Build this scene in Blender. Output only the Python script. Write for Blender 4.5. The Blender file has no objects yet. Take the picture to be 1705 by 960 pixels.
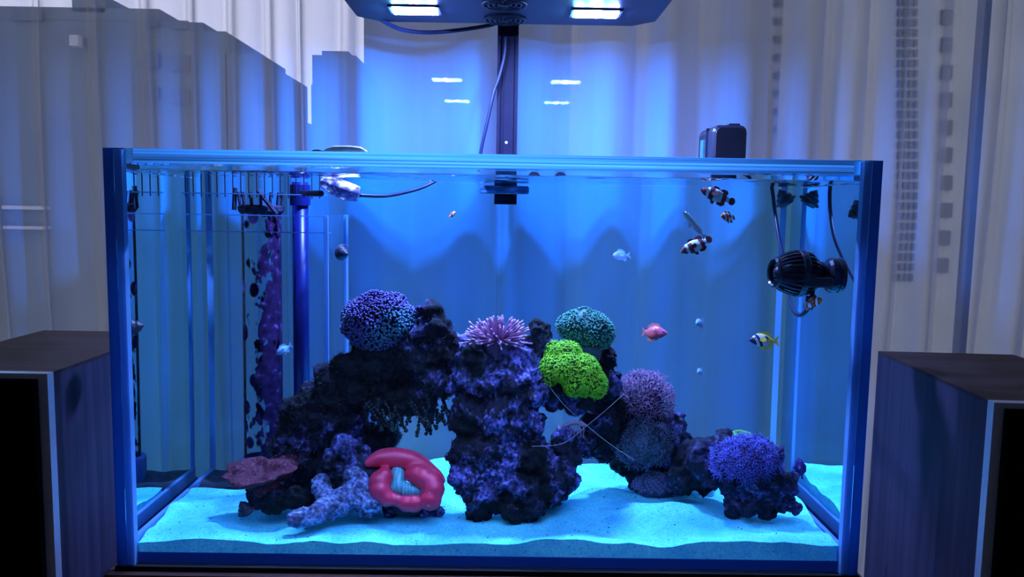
import bpy, bmesh, math, random
import numpy as np
from mathutils import Vector, Matrix, noise as mnoise
random.seed(7); np.random.seed(7)
SC = bpy.context.scene
COL = SC.collection
PI = math.pi

# ------------------------------------------------------------------ camera
FPX = 1300.0
CAM = np.array([0.0168, -0.911, 0.4361]); PITCH, YAW, ROLL = 0.0998, 0.0068, 0.0163
_fw = np.array([math.sin(YAW)*math.cos(PITCH), math.cos(YAW)*math.cos(PITCH), -math.sin(PITCH)])
_r0 = np.array([math.cos(YAW), -math.sin(YAW), 0.0]); _u0 = np.cross(_r0, _fw)
_rt = math.cos(ROLL)*_r0 + math.sin(ROLL)*_u0
_up = -math.sin(ROLL)*_r0 + math.cos(ROLL)*_u0
cd = bpy.data.cameras.new('camera'); cam = bpy.data.objects.new('camera', cd); COL.objects.link(cam)
cd.sensor_fit = 'HORIZONTAL'; cd.sensor_width = 36.0; cd.lens = 36.0*FPX/1705.0
cd.clip_start = 0.02; cd.clip_end = 400
M = Matrix.Identity(4)
for i in range(3):
    M[i][0], M[i][1], M[i][2], M[i][3] = _rt[i], _up[i], -_fw[i], CAM[i]
cam.matrix_world = M
SC.camera = cam

# ------------------------------------------------------------------ world, exposure
SKY = (1.36, 1.34, 1.75)
wd = bpy.data.worlds.new('dusk_sky'); SC.world = wd; wd.use_nodes = True
_bg = wd.node_tree.nodes['Background']
_bg.inputs[0].default_value = (*SKY, 1); _bg.inputs[1].default_value = 1.0
SC.view_settings.view_transform = 'Standard'; SC.view_settings.look = 'None'
SC.view_settings.gamma = 1.0; SC.view_settings.use_curve_mapping = False
SC.view_settings.exposure = 0.0
LED_COLOR = (0.22, 0.36, 1.0); LED_POWER = 1480.0
cy = SC.cycles
cy.max_bounces = 20; cy.transmission_bounces = 16; cy.glossy_bounces = 10; cy.transparent_max_bounces = 40
cy.caustics_refractive = True; cy.caustics_reflective = True; cy.use_denoising = True
cy.sample_clamp_indirect = 40.0

# ------------------------------------------------------------------ sight-line helpers: a picture point at a real depth
NW = 1.33
def ray(px, py):
    d = _fw + _rt*(px-852.5)/FPX - _up*(py-480)/FPX
    return d/np.linalg.norm(d)
def at(px, py, y):                     # in air
    d = ray(px, py); return Vector(CAM + d*(y-CAM[1])/d[1])
def wat(px, py, y):                    # in the tank, refracted at the front pane
    d = ray(px, py); p = CAM + d*(-CAM[1])/d[1]
    e = d/NW; e[1] = math.sqrt(1-e[0]**2-e[2]**2)
    return Vector(p + e*y/e[1])
def pxm(y): return (0.911 + y/NW)/FPX   # metres per picture pixel at tank depth y

# ------------------------------------------------------------------ material helpers
def newmat(name):
    m = bpy.data.materials.new(name); m.use_nodes = True
    nt = m.node_tree; nt.nodes.clear()
    out = nt.nodes.new('ShaderNodeOutputMaterial')
    return m, nt, out
def N(nt, typ, **kw):
    n = nt.nodes.new(typ)
    for k, v in kw.items():
        if k.startswith('i_'):
            key = k[2:]; key = int(key) if key.isdigit() else key.replace('_', ' ')
            n.inputs[key].default_value = v
        else: setattr(n, k, v)
    return n
def ramp(nt, stops, src=None, interp='LINEAR'):
    r = nt.nodes.new('ShaderNodeValToRGB'); cr = r.color_ramp; cr.interpolation = interp
    while len(cr.elements) < len(stops): cr.elements.new(0.5)
    for e, (p, c) in zip(cr.elements, stops):
        e.position = p; e.color = (*c, 1) if len(c) == 3 else c
    if src is not None: nt.links.new(src, r.inputs[0])
    return r
def coords(nt, scale=(1, 1, 1)):
    tc = N(nt, 'ShaderNodeTexCoord'); mp = N(nt, 'ShaderNodeMapping'); mp.inputs['Scale'].default_value = scale
    nt.links.new(tc.outputs['Object'], mp.inputs[0]); return mp.outputs[0]
def solid(name, col, rough=0.5, metal=0.0, var=0.12, scale=60, bump=0.0, spec=0.5, coat=0.0):
    """principled with a little procedural tone variation"""
    m, nt, out = newmat(name); b = N(nt, 'ShaderNodeBsdfPrincipled')
    b.inputs['Roughness'].default_value = rough; b.inputs['Metallic'].default_value = metal
    b.inputs['Specular IOR Level'].default_value = spec; b.inputs['Coat Weight'].default_value = coat
    nz = N(nt, 'ShaderNodeTexNoise', i_Scale=scale, i_Detail=4.0); nt.links.new(coords(nt), nz.inputs['Vector'])
    lo = tuple(max(0, c*(1-var)) for c in col); hi = tuple(min(1, c*(1+var)) for c in col)
    r = ramp(nt, [(0.3, lo), (0.7, hi)], nz.outputs['Fac']); nt.links.new(r.outputs[0], b.inputs['Base Color'])
    if bump:
        bp = N(nt, 'ShaderNodeBump', i_Strength=bump, i_Distance=0.002); nt.links.new(nz.outputs['Fac'], bp.inputs['Height'])
        nt.links.new(bp.outputs[0], b.inputs['Normal'])
    nt.links.new(b.outputs[0], out.inputs[0]); return m
def glass_refract(name, col, ior=1.33):
    m, nt, out = newmat(name); g = N(nt, 'ShaderNodeBsdfGlass'); g.inputs['Roughness'].default_value = 0
    g.inputs['IOR'].default_value = ior; g.inputs['Color'].default_value = (*col, 1)
    nt.links.new(g.outputs[0], out.inputs[0]); return m
def clear_pane(name, col, ior=1.33, gcol=(1, 1, 1), bump=None):
    """thin sheet: straight-through transmission and Fresnel (total, from inside) reflection"""
    m, nt, out = newmat(name)
    t = N(nt, 'ShaderNodeBsdfTransparent'); t.inputs[0].default_value = (*col, 1)
    g = N(nt, 'ShaderNodeBsdfGlossy'); g.inputs['Roughness'].default_value = 0; g.inputs[0].default_value = (*gcol, 1)
    f = N(nt, 'ShaderNodeFresnel'); f.inputs[0].default_value = ior
    mx = N(nt, 'ShaderNodeMixShader')
    nt.links.new(f.outputs[0], mx.inputs[0]); nt.links.new(t.outputs[0], mx.inputs[1]); nt.links.new(g.outputs[0], mx.inputs[2])
    nt.links.new(mx.outputs[0], out.inputs[0]); return m
def edge_mat(name, dcol, tcol, mix=0.6, rough=0.25, streak=None):
    """polished or frosted glass edge and clear silicone: scatters light that arrives through it"""
    m, nt, out = newmat(name)
    d = N(nt, 'ShaderNodeBsdfDiffuse'); d.inputs[0].default_value = (*dcol, 1)
    t = N(nt, 'ShaderNodeBsdfTranslucent'); t.inputs[0].default_value = (*tcol, 1)
    mx = N(nt, 'ShaderNodeMixShader'); mx.inputs[0].default_value = mix
    if streak:
        nz = N(nt, 'ShaderNodeTexNoise', i_Scale=1.0, i_Detail=3.0); nt.links.new(coords(nt, streak), nz.inputs['Vector'])
        for n_, c_ in ((d, dcol), (t, tcol)):
            r_ = ramp(nt, [(0.36, tuple(0.45*q for q in c_)), (0.5, c_), (0.66, tuple(min(1, 1.9*q) for q in c_))], nz.outputs['Fac']); nt.links.new(r_.outputs[0], n_.inputs[0])
    nt.links.new(d.outputs[0], mx.inputs[1]); nt.links.new(t.outputs[0], mx.inputs[2])
    g = N(nt, 'ShaderNodeBsdfGlossy'); g.inputs['Roughness'].default_value = rough
    m2 = N(nt, 'ShaderNodeMixShader'); m2.inputs[0].default_value = 0.06
    nt.links.new(mx.outputs[0], m2.inputs[1]); nt.links.new(g.outputs[0], m2.inputs[2])
    nt.links.new(m2.outputs[0], out.inputs[0]); return m

# ------------------------------------------------------------------ mesh builder
class MB:
    def __init__(self): self.v = []; self.f = []; self.m = []
    def add(self, vs, fs, mi=0):
        o = len(self.v); self.v += [tuple(p) for p in vs]
        self.f += [tuple(i+o for i in f) for f in fs]; self.m += [mi]*len(fs)
    def quad(self, a, b, c, d, mi=0): self.add([a, b, c, d], [(0, 1, 2, 3)], mi)
    def box(self, x0, x1, y0, y1, z0, z1, mi=0):
        self.add([(x0,y0,z0),(x1,y0,z0),(x1,y1,z0),(x0,y1,z0),(x0,y0,z1),(x1,y0,z1),(x1,y1,z1),(x0,y1,z1)],
                 [(0,3,2,1),(4,5,6,7),(0,1,5,4),(1,2,6,5),(2,3,7,6),(3,0,4,7)], mi)
    def rbox(self, x0, x1, y0, y1, z0, z1, r, mi=0, seg=3, axis='y'):
        """box with rounded edges along one axis (profile rounded rectangle, ends slightly chamfered)"""
        if axis == 'y': a0, a1, b0, b1, c0, c1 = x0, x1, z0, z1, y0, y1
        elif axis == 'z': a0, a1, b0, b1, c0, c1 = x0, x1, y0, y1, z0, z1
        else: a0, a1, b0, b1, c0, c1 = y0, y1, z0, z1, x0, x1
        def prof(s):
            pts = []
            rr = max(r-s, 1e-5)
            for (cx, cz, t0) in ((a1-s-rr, b1-s-rr, 0), (a0+s+rr, b1-s-rr, 90), (a0+s+rr, b0+s+rr, 180), (a1-s-rr, b0+s+rr, 270)):
                for k in range(seg+1):
                    t = math.radians(t0+90*k/seg); pts.append((cx+rr*math.cos(t), cz+rr*math.sin(t)))
            return pts
        e = min(r*0.35, (c1-c0)*0.2)
        rings = [(c0, e), (c0+e, 0), (c1-e, 0), (c1, e)]
        vs = []; n = 4*(seg+1)
        for c, s in rings:
            for a, b in prof(s):
                vs.append((a, c, b) if axis == 'y' else (a, b, c) if axis == 'z' else (c, a, b))
        fs = []
        for k in range(3):
            for i in range(n):
                j = (i+1) % n; fs.append((k*n+i, k*n+j, (k+1)*n+j, (k+1)*n+i))
        fs.append(tuple(range(n-1, -1, -1))); fs.append(tuple(range(3*n, 4*n)))
        if axis == 'y': fs = [tuple(reversed(f)) for f in fs]
        self.add(vs, fs, mi)
    def tube(self, path, rad, n=8, caps=True, mi=0, flat=1.0):
        P = [Vector(p) for p in path]; k = len(P)
        R = rad if hasattr(rad, '__len__') else [rad]*k
        t0 = (P[1]-P[0]).normalized(); ref = Vector((0, 0, 1)) if abs(t0.z) < 0.9 else Vector((1, 0, 0))
        u = t0.cross(ref).normalized(); vs = []
        for i in range(k):
            t = (P[min(i+1, k-1)]-P[max(i-1, 0)])
            t = t.normalized() if t.length > 1e-9 else t0
            u = (u - t*u.dot(t)); u = u.normalized() if u.length > 1e-9 else t.orthogonal().normalized()
            w = t.cross(u)
            for j in range(n):
                a = 2*PI*j/n; vs.append(P[i]+(u*math.cos(a)+w*math.sin(a)*flat)*R[i])
        fs = []
        for i in range(k-1):
            for j in range(n):
                b = (j+1) % n; fs.append((i*n+j, i*n+b, (i+1)*n+b, (i+1)*n+j))
        if caps: fs.append(tuple(range(n-1, -1, -1))); fs.append(tuple(range((k-1)*n, k*n)))
        self.add(vs, fs, mi)
    def ball(self, c, r, seg=10, rings=7, mi=0, rot=None):
        rx, ry, rz = (r, r, r) if not hasattr(r, '__len__') else r
        c = Vector(c); vs = []; fs = []
        def P(a, b):
            q = Vector((rx*math.sin(b)*math.cos(a), ry*math.sin(b)*math.sin(a), rz*math.cos(b)))
            return c+(rot @ q if rot else q)
        vs.append(P(0, 0))
        for i in range(1, rings):
            for j in range(seg): vs.append(P(2*PI*j/seg, PI*i/rings))
        vs.append(P(0, PI)); L = len(vs)-1
        for j in range(seg): fs.append((0, 1+j, 1+(j+1) % seg))
        for i in range(rings-2):
            for j in range(seg):
                a = 1+i*seg+j; b = 1+i*seg+(j+1) % seg; fs.append((a, a+seg, b+seg, b))
        o = 1+(rings-2)*seg
        for j in range(seg): fs.append((o+j, L, o+(j+1) % seg))
        self.add(vs, fs, mi)
    def lathe(self, c, axis, prof, n=24, mi=0):
        """prof: (distance along axis, radius)"""
        c = Vector(c); ax = Vector(axis).normalized(); u = ax.orthogonal().normalized(); w = ax.cross(u)
        vs = []; fs = []
        for d, r in prof:
            for j in range(n):
                a = 2*PI*j/n; vs.append(c+ax*d+(u*math.cos(a)+w*math.sin(a))*max(r, 1e-5))
        for i in range(len(prof)-1):
            for j in range(n):
                b = (j+1) % n; fs.append((i*n+j, i*n+b, (i+1)*n+b, (i+1)*n+j))
        self.add(vs, fs, mi)
    def build(self, name, mats, parent=None, smooth=False):
        me = bpy.data.meshes.new(name); me.from_pydata(self.v, [], self.f)
        for mm in (mats if isinstance(mats, (list, tuple)) else [mats]): me.materials.append(mm)
        if any(self.m): me.polygons.foreach_set('material_index', self.m)
        if smooth: me.polygons.foreach_set('use_smooth', [True]*len(self.f))
        me.update(); o = bpy.data.objects.new(name, me); COL.objects.link(o)
        if parent is not None: o.parent = parent
        return o
def tag(o, label, cat, group=None, kind=None):
    o['label'] = label; o['category'] = cat
    if group: o['group'] = group
    if kind: o['kind'] = kind
    return o
def thing(name, label, cat, loc=(0, 0, 0), group=None):
    o = bpy.data.objects.new(name, None); COL.objects.link(o); o.location = loc; o.empty_display_size = 0.02
    return tag(o, label, cat, group)
def base_parent(o, parent):             # keep world-space mesh data under an Empty that is not at the origin
    o.parent = parent; o.matrix_parent_inverse = Matrix.Translation(parent.location).inverted(); return o
def struct(o): o['kind'] = 'structure'; return o
def stuff(o): o['kind'] = 'stuff'; return o
def smooth_path(pts, k=6):
    P = [Vector(p) for p in pts]; out = []
    for i in range(len(P)-1):
        a = P[max(i-1, 0)]; b = P[i]; c = P[i+1]; d = P[min(i+2, len(P)-1)]
        for j in range(k):
            t = j/k; out.append(0.5*((2*b)+(c-a)*t+(2*a-5*b+4*c-d)*t*t+(3*b-a-3*c+d)*t**3))
    out.append(P[-1]); return out
def fib(n, zmin=-1.0):
    out = []; ga = PI*(3-math.sqrt(5))
    for i in range(n):
        z = 1-(1-zmin)*(i+0.5)/n; r = math.sqrt(max(0, 1-z*z)); a = ga*i
        out.append(Vector((r*math.cos(a), r*math.sin(a), z)))
    return out

# ================================================================== THE SETTING: room, window
FLOOR = -0.76; TOPZ = 1.75
m_wall = solid('wall_paint', (0.42, 0.41, 0.40), 0.9, var=0.04, scale=8)
m_floor = solid('floor_wood', (0.16, 0.10, 0.07), 0.5, var=0.25, scale=6)
m_ceil = solid('ceiling_paint', (0.6, 0.6, 0.6), 0.9, var=0.03, scale=8)
m_alu = solid('window_aluminium', (0.10, 0.10, 0.12), 0.45, 0.6, var=0.05)
X0, X1, Y0 = -1.9, 1.9, -2.6; WY = 0.60
def room_box(name, mat, *a):
    b = MB(); b.box(*a); return struct(b.build(name, mat))
room_box('floor', m_floor, X0, X1, Y0, 0.9, FLOOR-0.05, FLOOR)
room_box('ceiling', m_ceil, X0, X1, Y0, 0.9, TOPZ, TOPZ+0.05)
room_box('wall_left', m_wall, X0-0.06, X0, Y0, 0.9, FLOOR, TOPZ)
room_box('wall_right', m_wall, X1, X1+0.06, Y0, 0.9, FLOOR, TOPZ)
room_box('wall_front', m_wall, X0, X1, Y0-0.06, Y0, FLOOR, TOPZ)
b = MB(); b.box(X0, X1, WY-0.09, WY+0.15, FLOOR, FLOOR+0.14); b.box(X0, X1, WY-0.09, WY+0.15, TOPZ-0.1, TOPZ)
struct(b.build('wall_back', m_wall))
b = MB()
WZ0, WZ1 = FLOOR+0.14, TOPZ-0.1
for x in (X0+0.02, X1-0.02): b.box(x-0.02, x+0.02, WY-0.09, WY+0.12, WZ0, WZ1)
xm = at(1629, 150, 0.52).x
for x, y in ((xm, WY-0.08), (-0.95, WY-0.08)): b.box(x-0.006, x+0.006, y-0.012, y+0.012, WZ0, WZ1)
b.box(X0, X1, WY-0.09, WY+0.12, WZ0, WZ0+0.04); b.box(X0, X1, WY-0.09, WY+0.12, WZ1-0.04, WZ1)
win = struct(b.build('window_1', m_alu))
m_pane = clear_pane('window_glass', (0.96, 0.98, 0.98), 1.5)
for y in (0.52, 0.684):
    b = MB(); b.quad((X0+0.04, y, WZ0+0.04), (X1-0.04, y, WZ0+0.04), (X1-0.04, y, WZ1-0.04), (X0+0.04, y, WZ1-0.04))
    p = b.build('pane', m_pane, win)

# ------------------------------------------------------------------ sheer curtain
def curtain_material():
    m, nt, out = newmat('sheer_voile')
    lw = N(nt, 'ShaderNodeLayerWeight', i_Blend=0.5)
    v = coords(nt, (1, 1, 1))
    wv = N(nt, 'ShaderNodeTexNoise', i_Scale=900.0, i_Detail=2.0); nt.links.new(v, wv.inputs['Vector'])
    st = N(nt, 'ShaderNodeTexNoise', i_Scale=30.0, i_Detail=3.0); nt.links.new(coords(nt, (1, 1, 0.02)), st.inputs['Vector'])
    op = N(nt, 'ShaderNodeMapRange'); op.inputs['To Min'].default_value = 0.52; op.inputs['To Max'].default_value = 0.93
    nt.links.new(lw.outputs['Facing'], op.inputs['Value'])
    a1 = N(nt, 'ShaderNodeMath', operation='MULTIPLY_ADD'); a1.inputs[1].default_value = 0.18; a1.inputs[2].default_value = -0.09
    nt.links.new(st.outputs['Fac'], a1.inputs[0])
    a2 = N(nt, 'ShaderNodeMath', operation='ADD', use_clamp=True)
    nt.links.new(op.outputs[0], a2.inputs[0]); nt.links.new(a1.outputs[0], a2.inputs[1])
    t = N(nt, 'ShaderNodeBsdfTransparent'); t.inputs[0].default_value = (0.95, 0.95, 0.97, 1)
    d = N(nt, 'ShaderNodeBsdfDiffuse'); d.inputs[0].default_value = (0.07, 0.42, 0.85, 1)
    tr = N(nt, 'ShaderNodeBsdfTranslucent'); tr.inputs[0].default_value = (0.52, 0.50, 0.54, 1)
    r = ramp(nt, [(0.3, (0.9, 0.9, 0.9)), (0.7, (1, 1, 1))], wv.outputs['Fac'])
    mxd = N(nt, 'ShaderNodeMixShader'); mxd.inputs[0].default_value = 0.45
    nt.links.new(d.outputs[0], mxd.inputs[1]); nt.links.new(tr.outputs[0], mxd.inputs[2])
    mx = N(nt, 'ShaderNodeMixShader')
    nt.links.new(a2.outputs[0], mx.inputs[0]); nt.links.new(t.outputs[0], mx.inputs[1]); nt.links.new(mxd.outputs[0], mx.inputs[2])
    nt.links.new(mx.outputs[0], out.inputs[0]); return m
RIDGES = [-330, -240, -150, -60, 15, 95, 190, 275, 345, 408, 470, 521, 612, 795, 868, 1018, 1108, 1238, 1345, 1412, 1482, 1550, 1640, 1705, 1790, 1880, 1970, 2060]
CY = 0.467
def build_curtain():
    rx = [at(p, 200, CY).x for p in RIDGES]
    xs = []; ph = []
    for i in range(len(rx)-1):
        for k in range(16):
            xs.append(rx[i]+(rx[i+1]-rx[i])*k/16); ph.append((i+k/16)*2*PI)
    xs = np.array(xs); ph = np.array(ph); wid = np.interp(xs, rx[:-1], np.diff(rx))
    zs = np.linspace(FLOOR+0.02, TOPZ-0.03, 60)
    amp = np.minimum(0.030, 0.30*wid)
    v = []; f = []; n = len(xs)
    for z in zs:
        t = (0.6-z)
        dx = -0.055*t*(xs-0.02)*np.clip(t, -1, 1.4)*0.8
        sway = 0.004*np.sin(ph*0.37+z*3.1)
        yy = CY - amp*(1+0.12*np.sin(ph*0.5+z*2))*(np.cos(ph)*0.8+0.2*np.cos(2*ph)+0.10*np.cos(3*ph+2.5*z+0.7*np.sin(ph*0.23))) + sway
        x2 = xs+dx+0.30*amp*np.sin(ph)*0.9+0.003*np.sin(z*4+ph*0.3)
        v += [(a, b_, z) for a, b_ in zip(x2, yy)]
    for j in range(len(zs)-1):
        for i in range(n-1): a = j*n+i; f.append((a, a+1, a+n+1, a+n))
    mb = MB(); mb.v = v; mb.f = f; mb.m = [0]*len(f)
    o = mb.build('sheer_curtain', curtain_material(), smooth=True)
    return tag(o, 'full width white sheer curtain hanging in soft folds behind the tank', 'curtain')
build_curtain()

# ------------------------------------------------------------------ city outside, seen through the curtain
m_conc = solid('dusk_concrete', (0.075, 0.092, 0.090), 0.9, var=0.2, scale=0.5)
m_conc2 = solid('pale_render', (0.25, 0.26, 0.24), 0.9, var=0.12, scale=0.4)
m_conc3 = solid('blue_grey_render', (0.13, 0.15, 0.15), 0.9, var=0.12, scale=0.3)
m_dark = solid('dark_window', (0.03, 0.035, 0.045), 0.3, var=0.1)
m_pale = solid('pale_ledge', (0.35, 0.34, 0.32), 0.9, var=0.1, scale=1)
def px_box(b, x0, x1, y0, y1, Y, depth, mi=0):
    xm_, ym_ = (x0+x1)/2, min(max((y0+y1)/2, 0), 350)
    b.box(at(x0, ym_, Y).x, at(x1, ym_, Y).x, Y, Y+depth, at(xm_, y1, Y).z, at(xm_, y0, Y).z, mi)
def tower(name, label, Y, body, windows, ledges, mat, wm=None):
    t = thing(name, label, 'building', at(body[0][0], 900, Y))
    bb = MB()
    for r in body: px_box(bb, *r, Y, 6.0)
    base_parent(bb.build('facade', mat), t)
    cache = None
    for r in windows:
        w = MB(); px_box(w, *r, Y-0.12, 0.14); base_parent(w.build('window', wm or m_dark), t)
    for r in ledges:
        w = MB(); px_box(w, *r, Y-0.35, 0.4); base_parent(w.build('ledge', m_pale), t)
    return t
tower('apartment_building', 'low dark apartment block with stepped roof at the left', 22.0,
      [(-500, 345, 30, 1100), (-500, 265, 8, 30), (345, 382, 52, 1100), (380, 427, 90, 1100), (427, 455, 178, 1100), (120, 175, -8, 20)],
      [(242, 264, 30, 44), (284, 312, 34, 48), (242, 264, 88, 112), (284, 314, 92, 118), (242, 264, 145, 165), (284, 314, 148, 172),
       (130, 142, 62, 78), (20, 70, 18, 34)], [(-300, 72, 340, 346), (-300, 72, 374, 379), (115, 130, 58, 76)], m_conc)
tower('round_tower', 'round grey tower rising behind the curtain left of lamp', 40.0,
      [(520, 593, 92, 141), (536, 580, 85, 92), (520, 560, 141, 1100), (560, 606, 141, 1100)], [(x, x+4, 150, 240) for x in (566, 576, 586, 596)], [], m_conc)
tower('louvred_tower', 'tall tower with dark horizontal louvre bands at the right', 34.0,
      [(968, 1410, -900, 1100)], [(1288, 1352, y, y+11) for y in range(-60, 240, 30)], [], m_conc2)
tower('window_grid_tower', 'tall tower with a fine grid of windows at right edge', 26.0,
      [(1400, 1980, -900, 1100)], [(x, x+5, y, y+12) for x in (1496, 1505, 1514, 1523) for y in range(-20, 470, 17)] +
      [(1569, 1586, y, y+24) for y in range(-30, 470, 46)], [], m_conc2)
tower('distant_block', 'wide pale block far behind the tank seen between towers', 60.0,
      [(606, 957, -900, 1200), (957, 1108, 135, 1200)], [(x, x+14, y, y+9) for x in (1105-60, 1075-60, 1000) for y in (420, 445)], [], m_conc3)
b = MB(); b.box(-80, 80, 5, 140, -14.2, -14); struct(b.build('ground', solid('pale_street', (0.30, 0.33, 0.34), 0.9, var=0.3, scale=0.2)))

# ================================================================== SPEAKERS
def wood_mat(name, c1, c2, axis='z'):
    m, nt, out = newmat(name); p = N(nt, 'ShaderNodeBsdfPrincipled'); p.inputs['Roughness'].default_value = 0.6; p.inputs['Specular IOR Level'].default_value = 0.12
    sc = {'z': (60, 60, 2.2), 'x': (2.2, 60, 60)}[axis]
    v = coords(nt, sc); nz = N(nt, 'ShaderNodeTexNoise', i_Scale=1.2, i_Detail=6.0, i_Distortion=0.6); nt.links.new(v, nz.inputs['Vector'])
    v2 = coords(nt, tuple(0.12*s for s in sc)); n2 = N(nt, 'ShaderNodeTexNoise', i_Scale=1.0, i_Detail=2.0); nt.links.new(v2, n2.inputs['Vector'])
    ad = N(nt, 'ShaderNodeMath', operation='MULTIPLY_ADD'); ad.inputs[1].default_value = 0.6
    mu = N(nt, 'ShaderNodeMath', operation='MULTIPLY'); mu.inputs[1].default_value = 0.4; nt.links.new(n2.outputs['Fac'], mu.inputs[0])
    nt.links.new(nz.outputs['Fac'], ad.inputs[0]); nt.links.new(mu.outputs[0], ad.inputs[2])
    r = ramp(nt, [(0.3, c1), (0.7, c2)], ad.outputs[0]); nt.links.new(r.outputs[0], p.inputs['Base Color'])
    bp = N(nt, 'ShaderNodeBump', i_Strength=0.15, i_Distance=0.001); nt.links.new(ad.outputs[0], bp.inputs['Height']); nt.links.new(bp.outputs[0], p.inputs['Normal'])
    nt.links.new(p.outputs[0], out.inputs[0]); return m
m_walnut = wood_mat('walnut_side', (0.03, 0.022, 0.04), (0.085, 0.06, 0.09))
m_walnut_t = wood_mat('walnut_top', (0.035, 0.016, 0.015), (0.085, 0.045, 0.04), 'x')
m_silver = solid('brushed_silver', (0.62, 0.64, 0.68), 0.5, 0.2, var=0.05, scale=200)
m_cloth = solid('black_grille_cloth', (0.006, 0.006, 0.008), 0.95, var=0.3, scale=900, spec=0.1)
def speaker(name, label, x0, w, y0, rz):
    d = 0.30; H = 0.246-FLOOR
    t = thing(name, label, 'speaker', (x0, y0, FLOOR), 'floor speakers beside the aquarium'); t.rotation_euler[2] = rz
    b = MB(); b.box(0, w, 0.012, d, 0, H-0.004); b.build('cabinet', m_walnut, t)
    b = MB(); b.box(0, w, 0.012, d, H-0.004, H); b.build('top_veneer', m_walnut_t, t)
    b = MB(); s = 0.0105
    b.box(0, s, 0, 0.012, 0, H); b.box(w-s, w, 0, 0.012, 0, H); b.box(s, w-s, 0, 0.012, H-0.006, H); b.box(s, w-s, 0, 0.012, 0, s)
    b.build('front_trim', m_silver, t)
    b = MB(); b.rbox(s, w-s, -0.006, 0.0119, s, H-0.006, 0.004); b.build('grille', m_cloth, t)
    return t
speaker('floor_speaker', 'walnut floor speaker with black grille left of the aquarium', -0.676, 0.181, -0.05, 0)
speaker('floor_speaker', 'walnut floor speaker with black grille right of the aquarium', 0.524, 0.185, -0.12, math.radians(-4.0))

# ================================================================== STAND
m_stand = wood_mat('stand_brown', (0.10, 0.04, 0.03), (0.20, 0.085, 0.06), 'x')
m_foam = solid('black_foam', (0.008, 0.008, 0.01), 0.95)
st = thing('aquarium_stand', 'dark brown wooden stand under the aquarium', 'stand', (0, 0.2, FLOOR))
b = MB(); b.box(-0.46, 0.46, -0.012, 0.40, -0.030, -0.006); base_parent(b.build('top_board', m_stand), st)
b = MB(); b.box(-0.455, 0.455, -0.006, 0.395, FLOOR, -0.030); base_parent(b.build('body', m_stand), st)
b = MB()
for x in (-0.445, -0.146, 0.153): 
    d_ = MB(); d_.rbox(x, x+0.292, -0.022, -0.0065, FLOOR+0.05, -0.045, 0.004, axis='y'); base_parent(d_.build('door', m_stand), st)
b = MB(); b.box(-0.452, 0.452, -0.002, 0.394, -0.006, 0.0)
tag(b.build('foam_mat', m_foam), 'thin black foam mat between the aquarium and its stand', 'mat')

# ================================================================== AQUARIUM
W2 = 0.45; T = 0.012; DP = 0.392; HT = 0.50; WL = 0.4765; BR = 0.484; XI = W2-T
G_FRONT = glass_refract('front_glass', (0.92, 0.97, 1.0))
G_SIDE = clear_pane('side_glass', (0.80, 0.95, 1.0), 1.33, (0.72, 0.93, 1.0))
G_BACK = glass_refract('back_glass', (0.27, 0.80, 1.0))
G_AIR = glass_refract('rim_glass', (0.80, 0.95, 1.0))
G_CLEAR = clear_pane('brace_glass', (0.78, 0.95, 1.0), 1.4)
M_EDGE = edge_mat('glass_edge', (0.006, 0.06, 0.24), (0.006, 0.10, 0.36), 0.7)
M_FROST = edge_mat('ground_edge', (0.07, 0.26, 0.40), (0.05, 0.19, 0.29), 0.7, 0.4, (1.5, 1, 420))
M_EDGE_B = edge_mat('bottom_glass_edge', (0.01, 0.09, 0.40), (0.02, 0.16, 0.6), 0.5)
M_SIL = edge_mat('clear_silicone', (0.25, 0.55, 0.85), (0.18, 0.42, 0.70), 0.55)
aq = thing('aquarium', 'rimless rectangular glass reef aquarium filled with clear water', 'aquarium', (0, 0.2, 0))
def apart(mb, name, mats, parent=None, smooth=False):
    o = mb.build(name, mats, smooth=smooth); return base_parent(o, aq)
# front panel: outer face, rim, inner face above the water (below it the water touches the glass)
b = MB()
b.quad((-XI, 0, 0), (XI, 0, 0), (XI, 0, HT), (-XI, 0, HT), 0)
b.quad((-XI, 0, HT), (XI, 0, HT), (XI, T, HT), (-XI, T, HT), 0)
b.quad((XI, T, WL), (-XI, T, WL), (-XI, T, BR), (XI, T, BR), 1)
apart(b, 'front_panel', [G_FRONT, G_AIR])
b = MB()
b.quad((XI, DP, 0), (-XI, DP, 0), (-XI, DP, WL), (XI, DP, WL), 0)
b.quad((XI, DP, WL), (-XI, DP, WL), (-XI, DP, HT), (XI, DP, HT), 1)
b.quad((-XI, DP-T, HT), (XI, DP-T, HT), (XI, DP, HT), (-XI, DP, HT), 1)
b.quad((-XI, DP-T, WL), (XI, DP-T, WL), (XI, DP-T, BR), (-XI, DP-T, BR), 1)
apart(b, 'back_panel', [G_BACK, G_CLEAR])
BW = 0.055
for s in (-1, 1):
    b = MB(); xo, xi = s*W2, s*XI
    def q(*p, mi=0):
        p = list(p)
        if s < 0: p.reverse()
        b.quad(*p, mi)
    q((xo, 0, 0), (xo, DP, 0), (xo, DP, HT), (xo, 0, HT))
    q((xi, 0, HT), (xo, 0, HT), (xo, DP, HT), (xi, DP, HT))
    q((xi, 0, 0), (xo, 0, 0), (xo, 0, HT), (xi, 0, HT), mi=1)
    q((xo, DP, 0), (xi, DP, 0), (xi, DP, HT), (xo, DP, HT), mi=3)
    q((xi, DP-T, WL), (xi, T, WL), (xi, T, BR), (xi, DP-T, BR), mi=2)
    q((xi, DP-T-BW, BR), (xi, T+BW, BR), (xi, T+BW, HT), (xi, DP-T-BW, HT), mi=2)
    apart(b, 'side_panel', [G_SIDE, M_EDGE, G_CLEAR, G_BACK])
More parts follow.
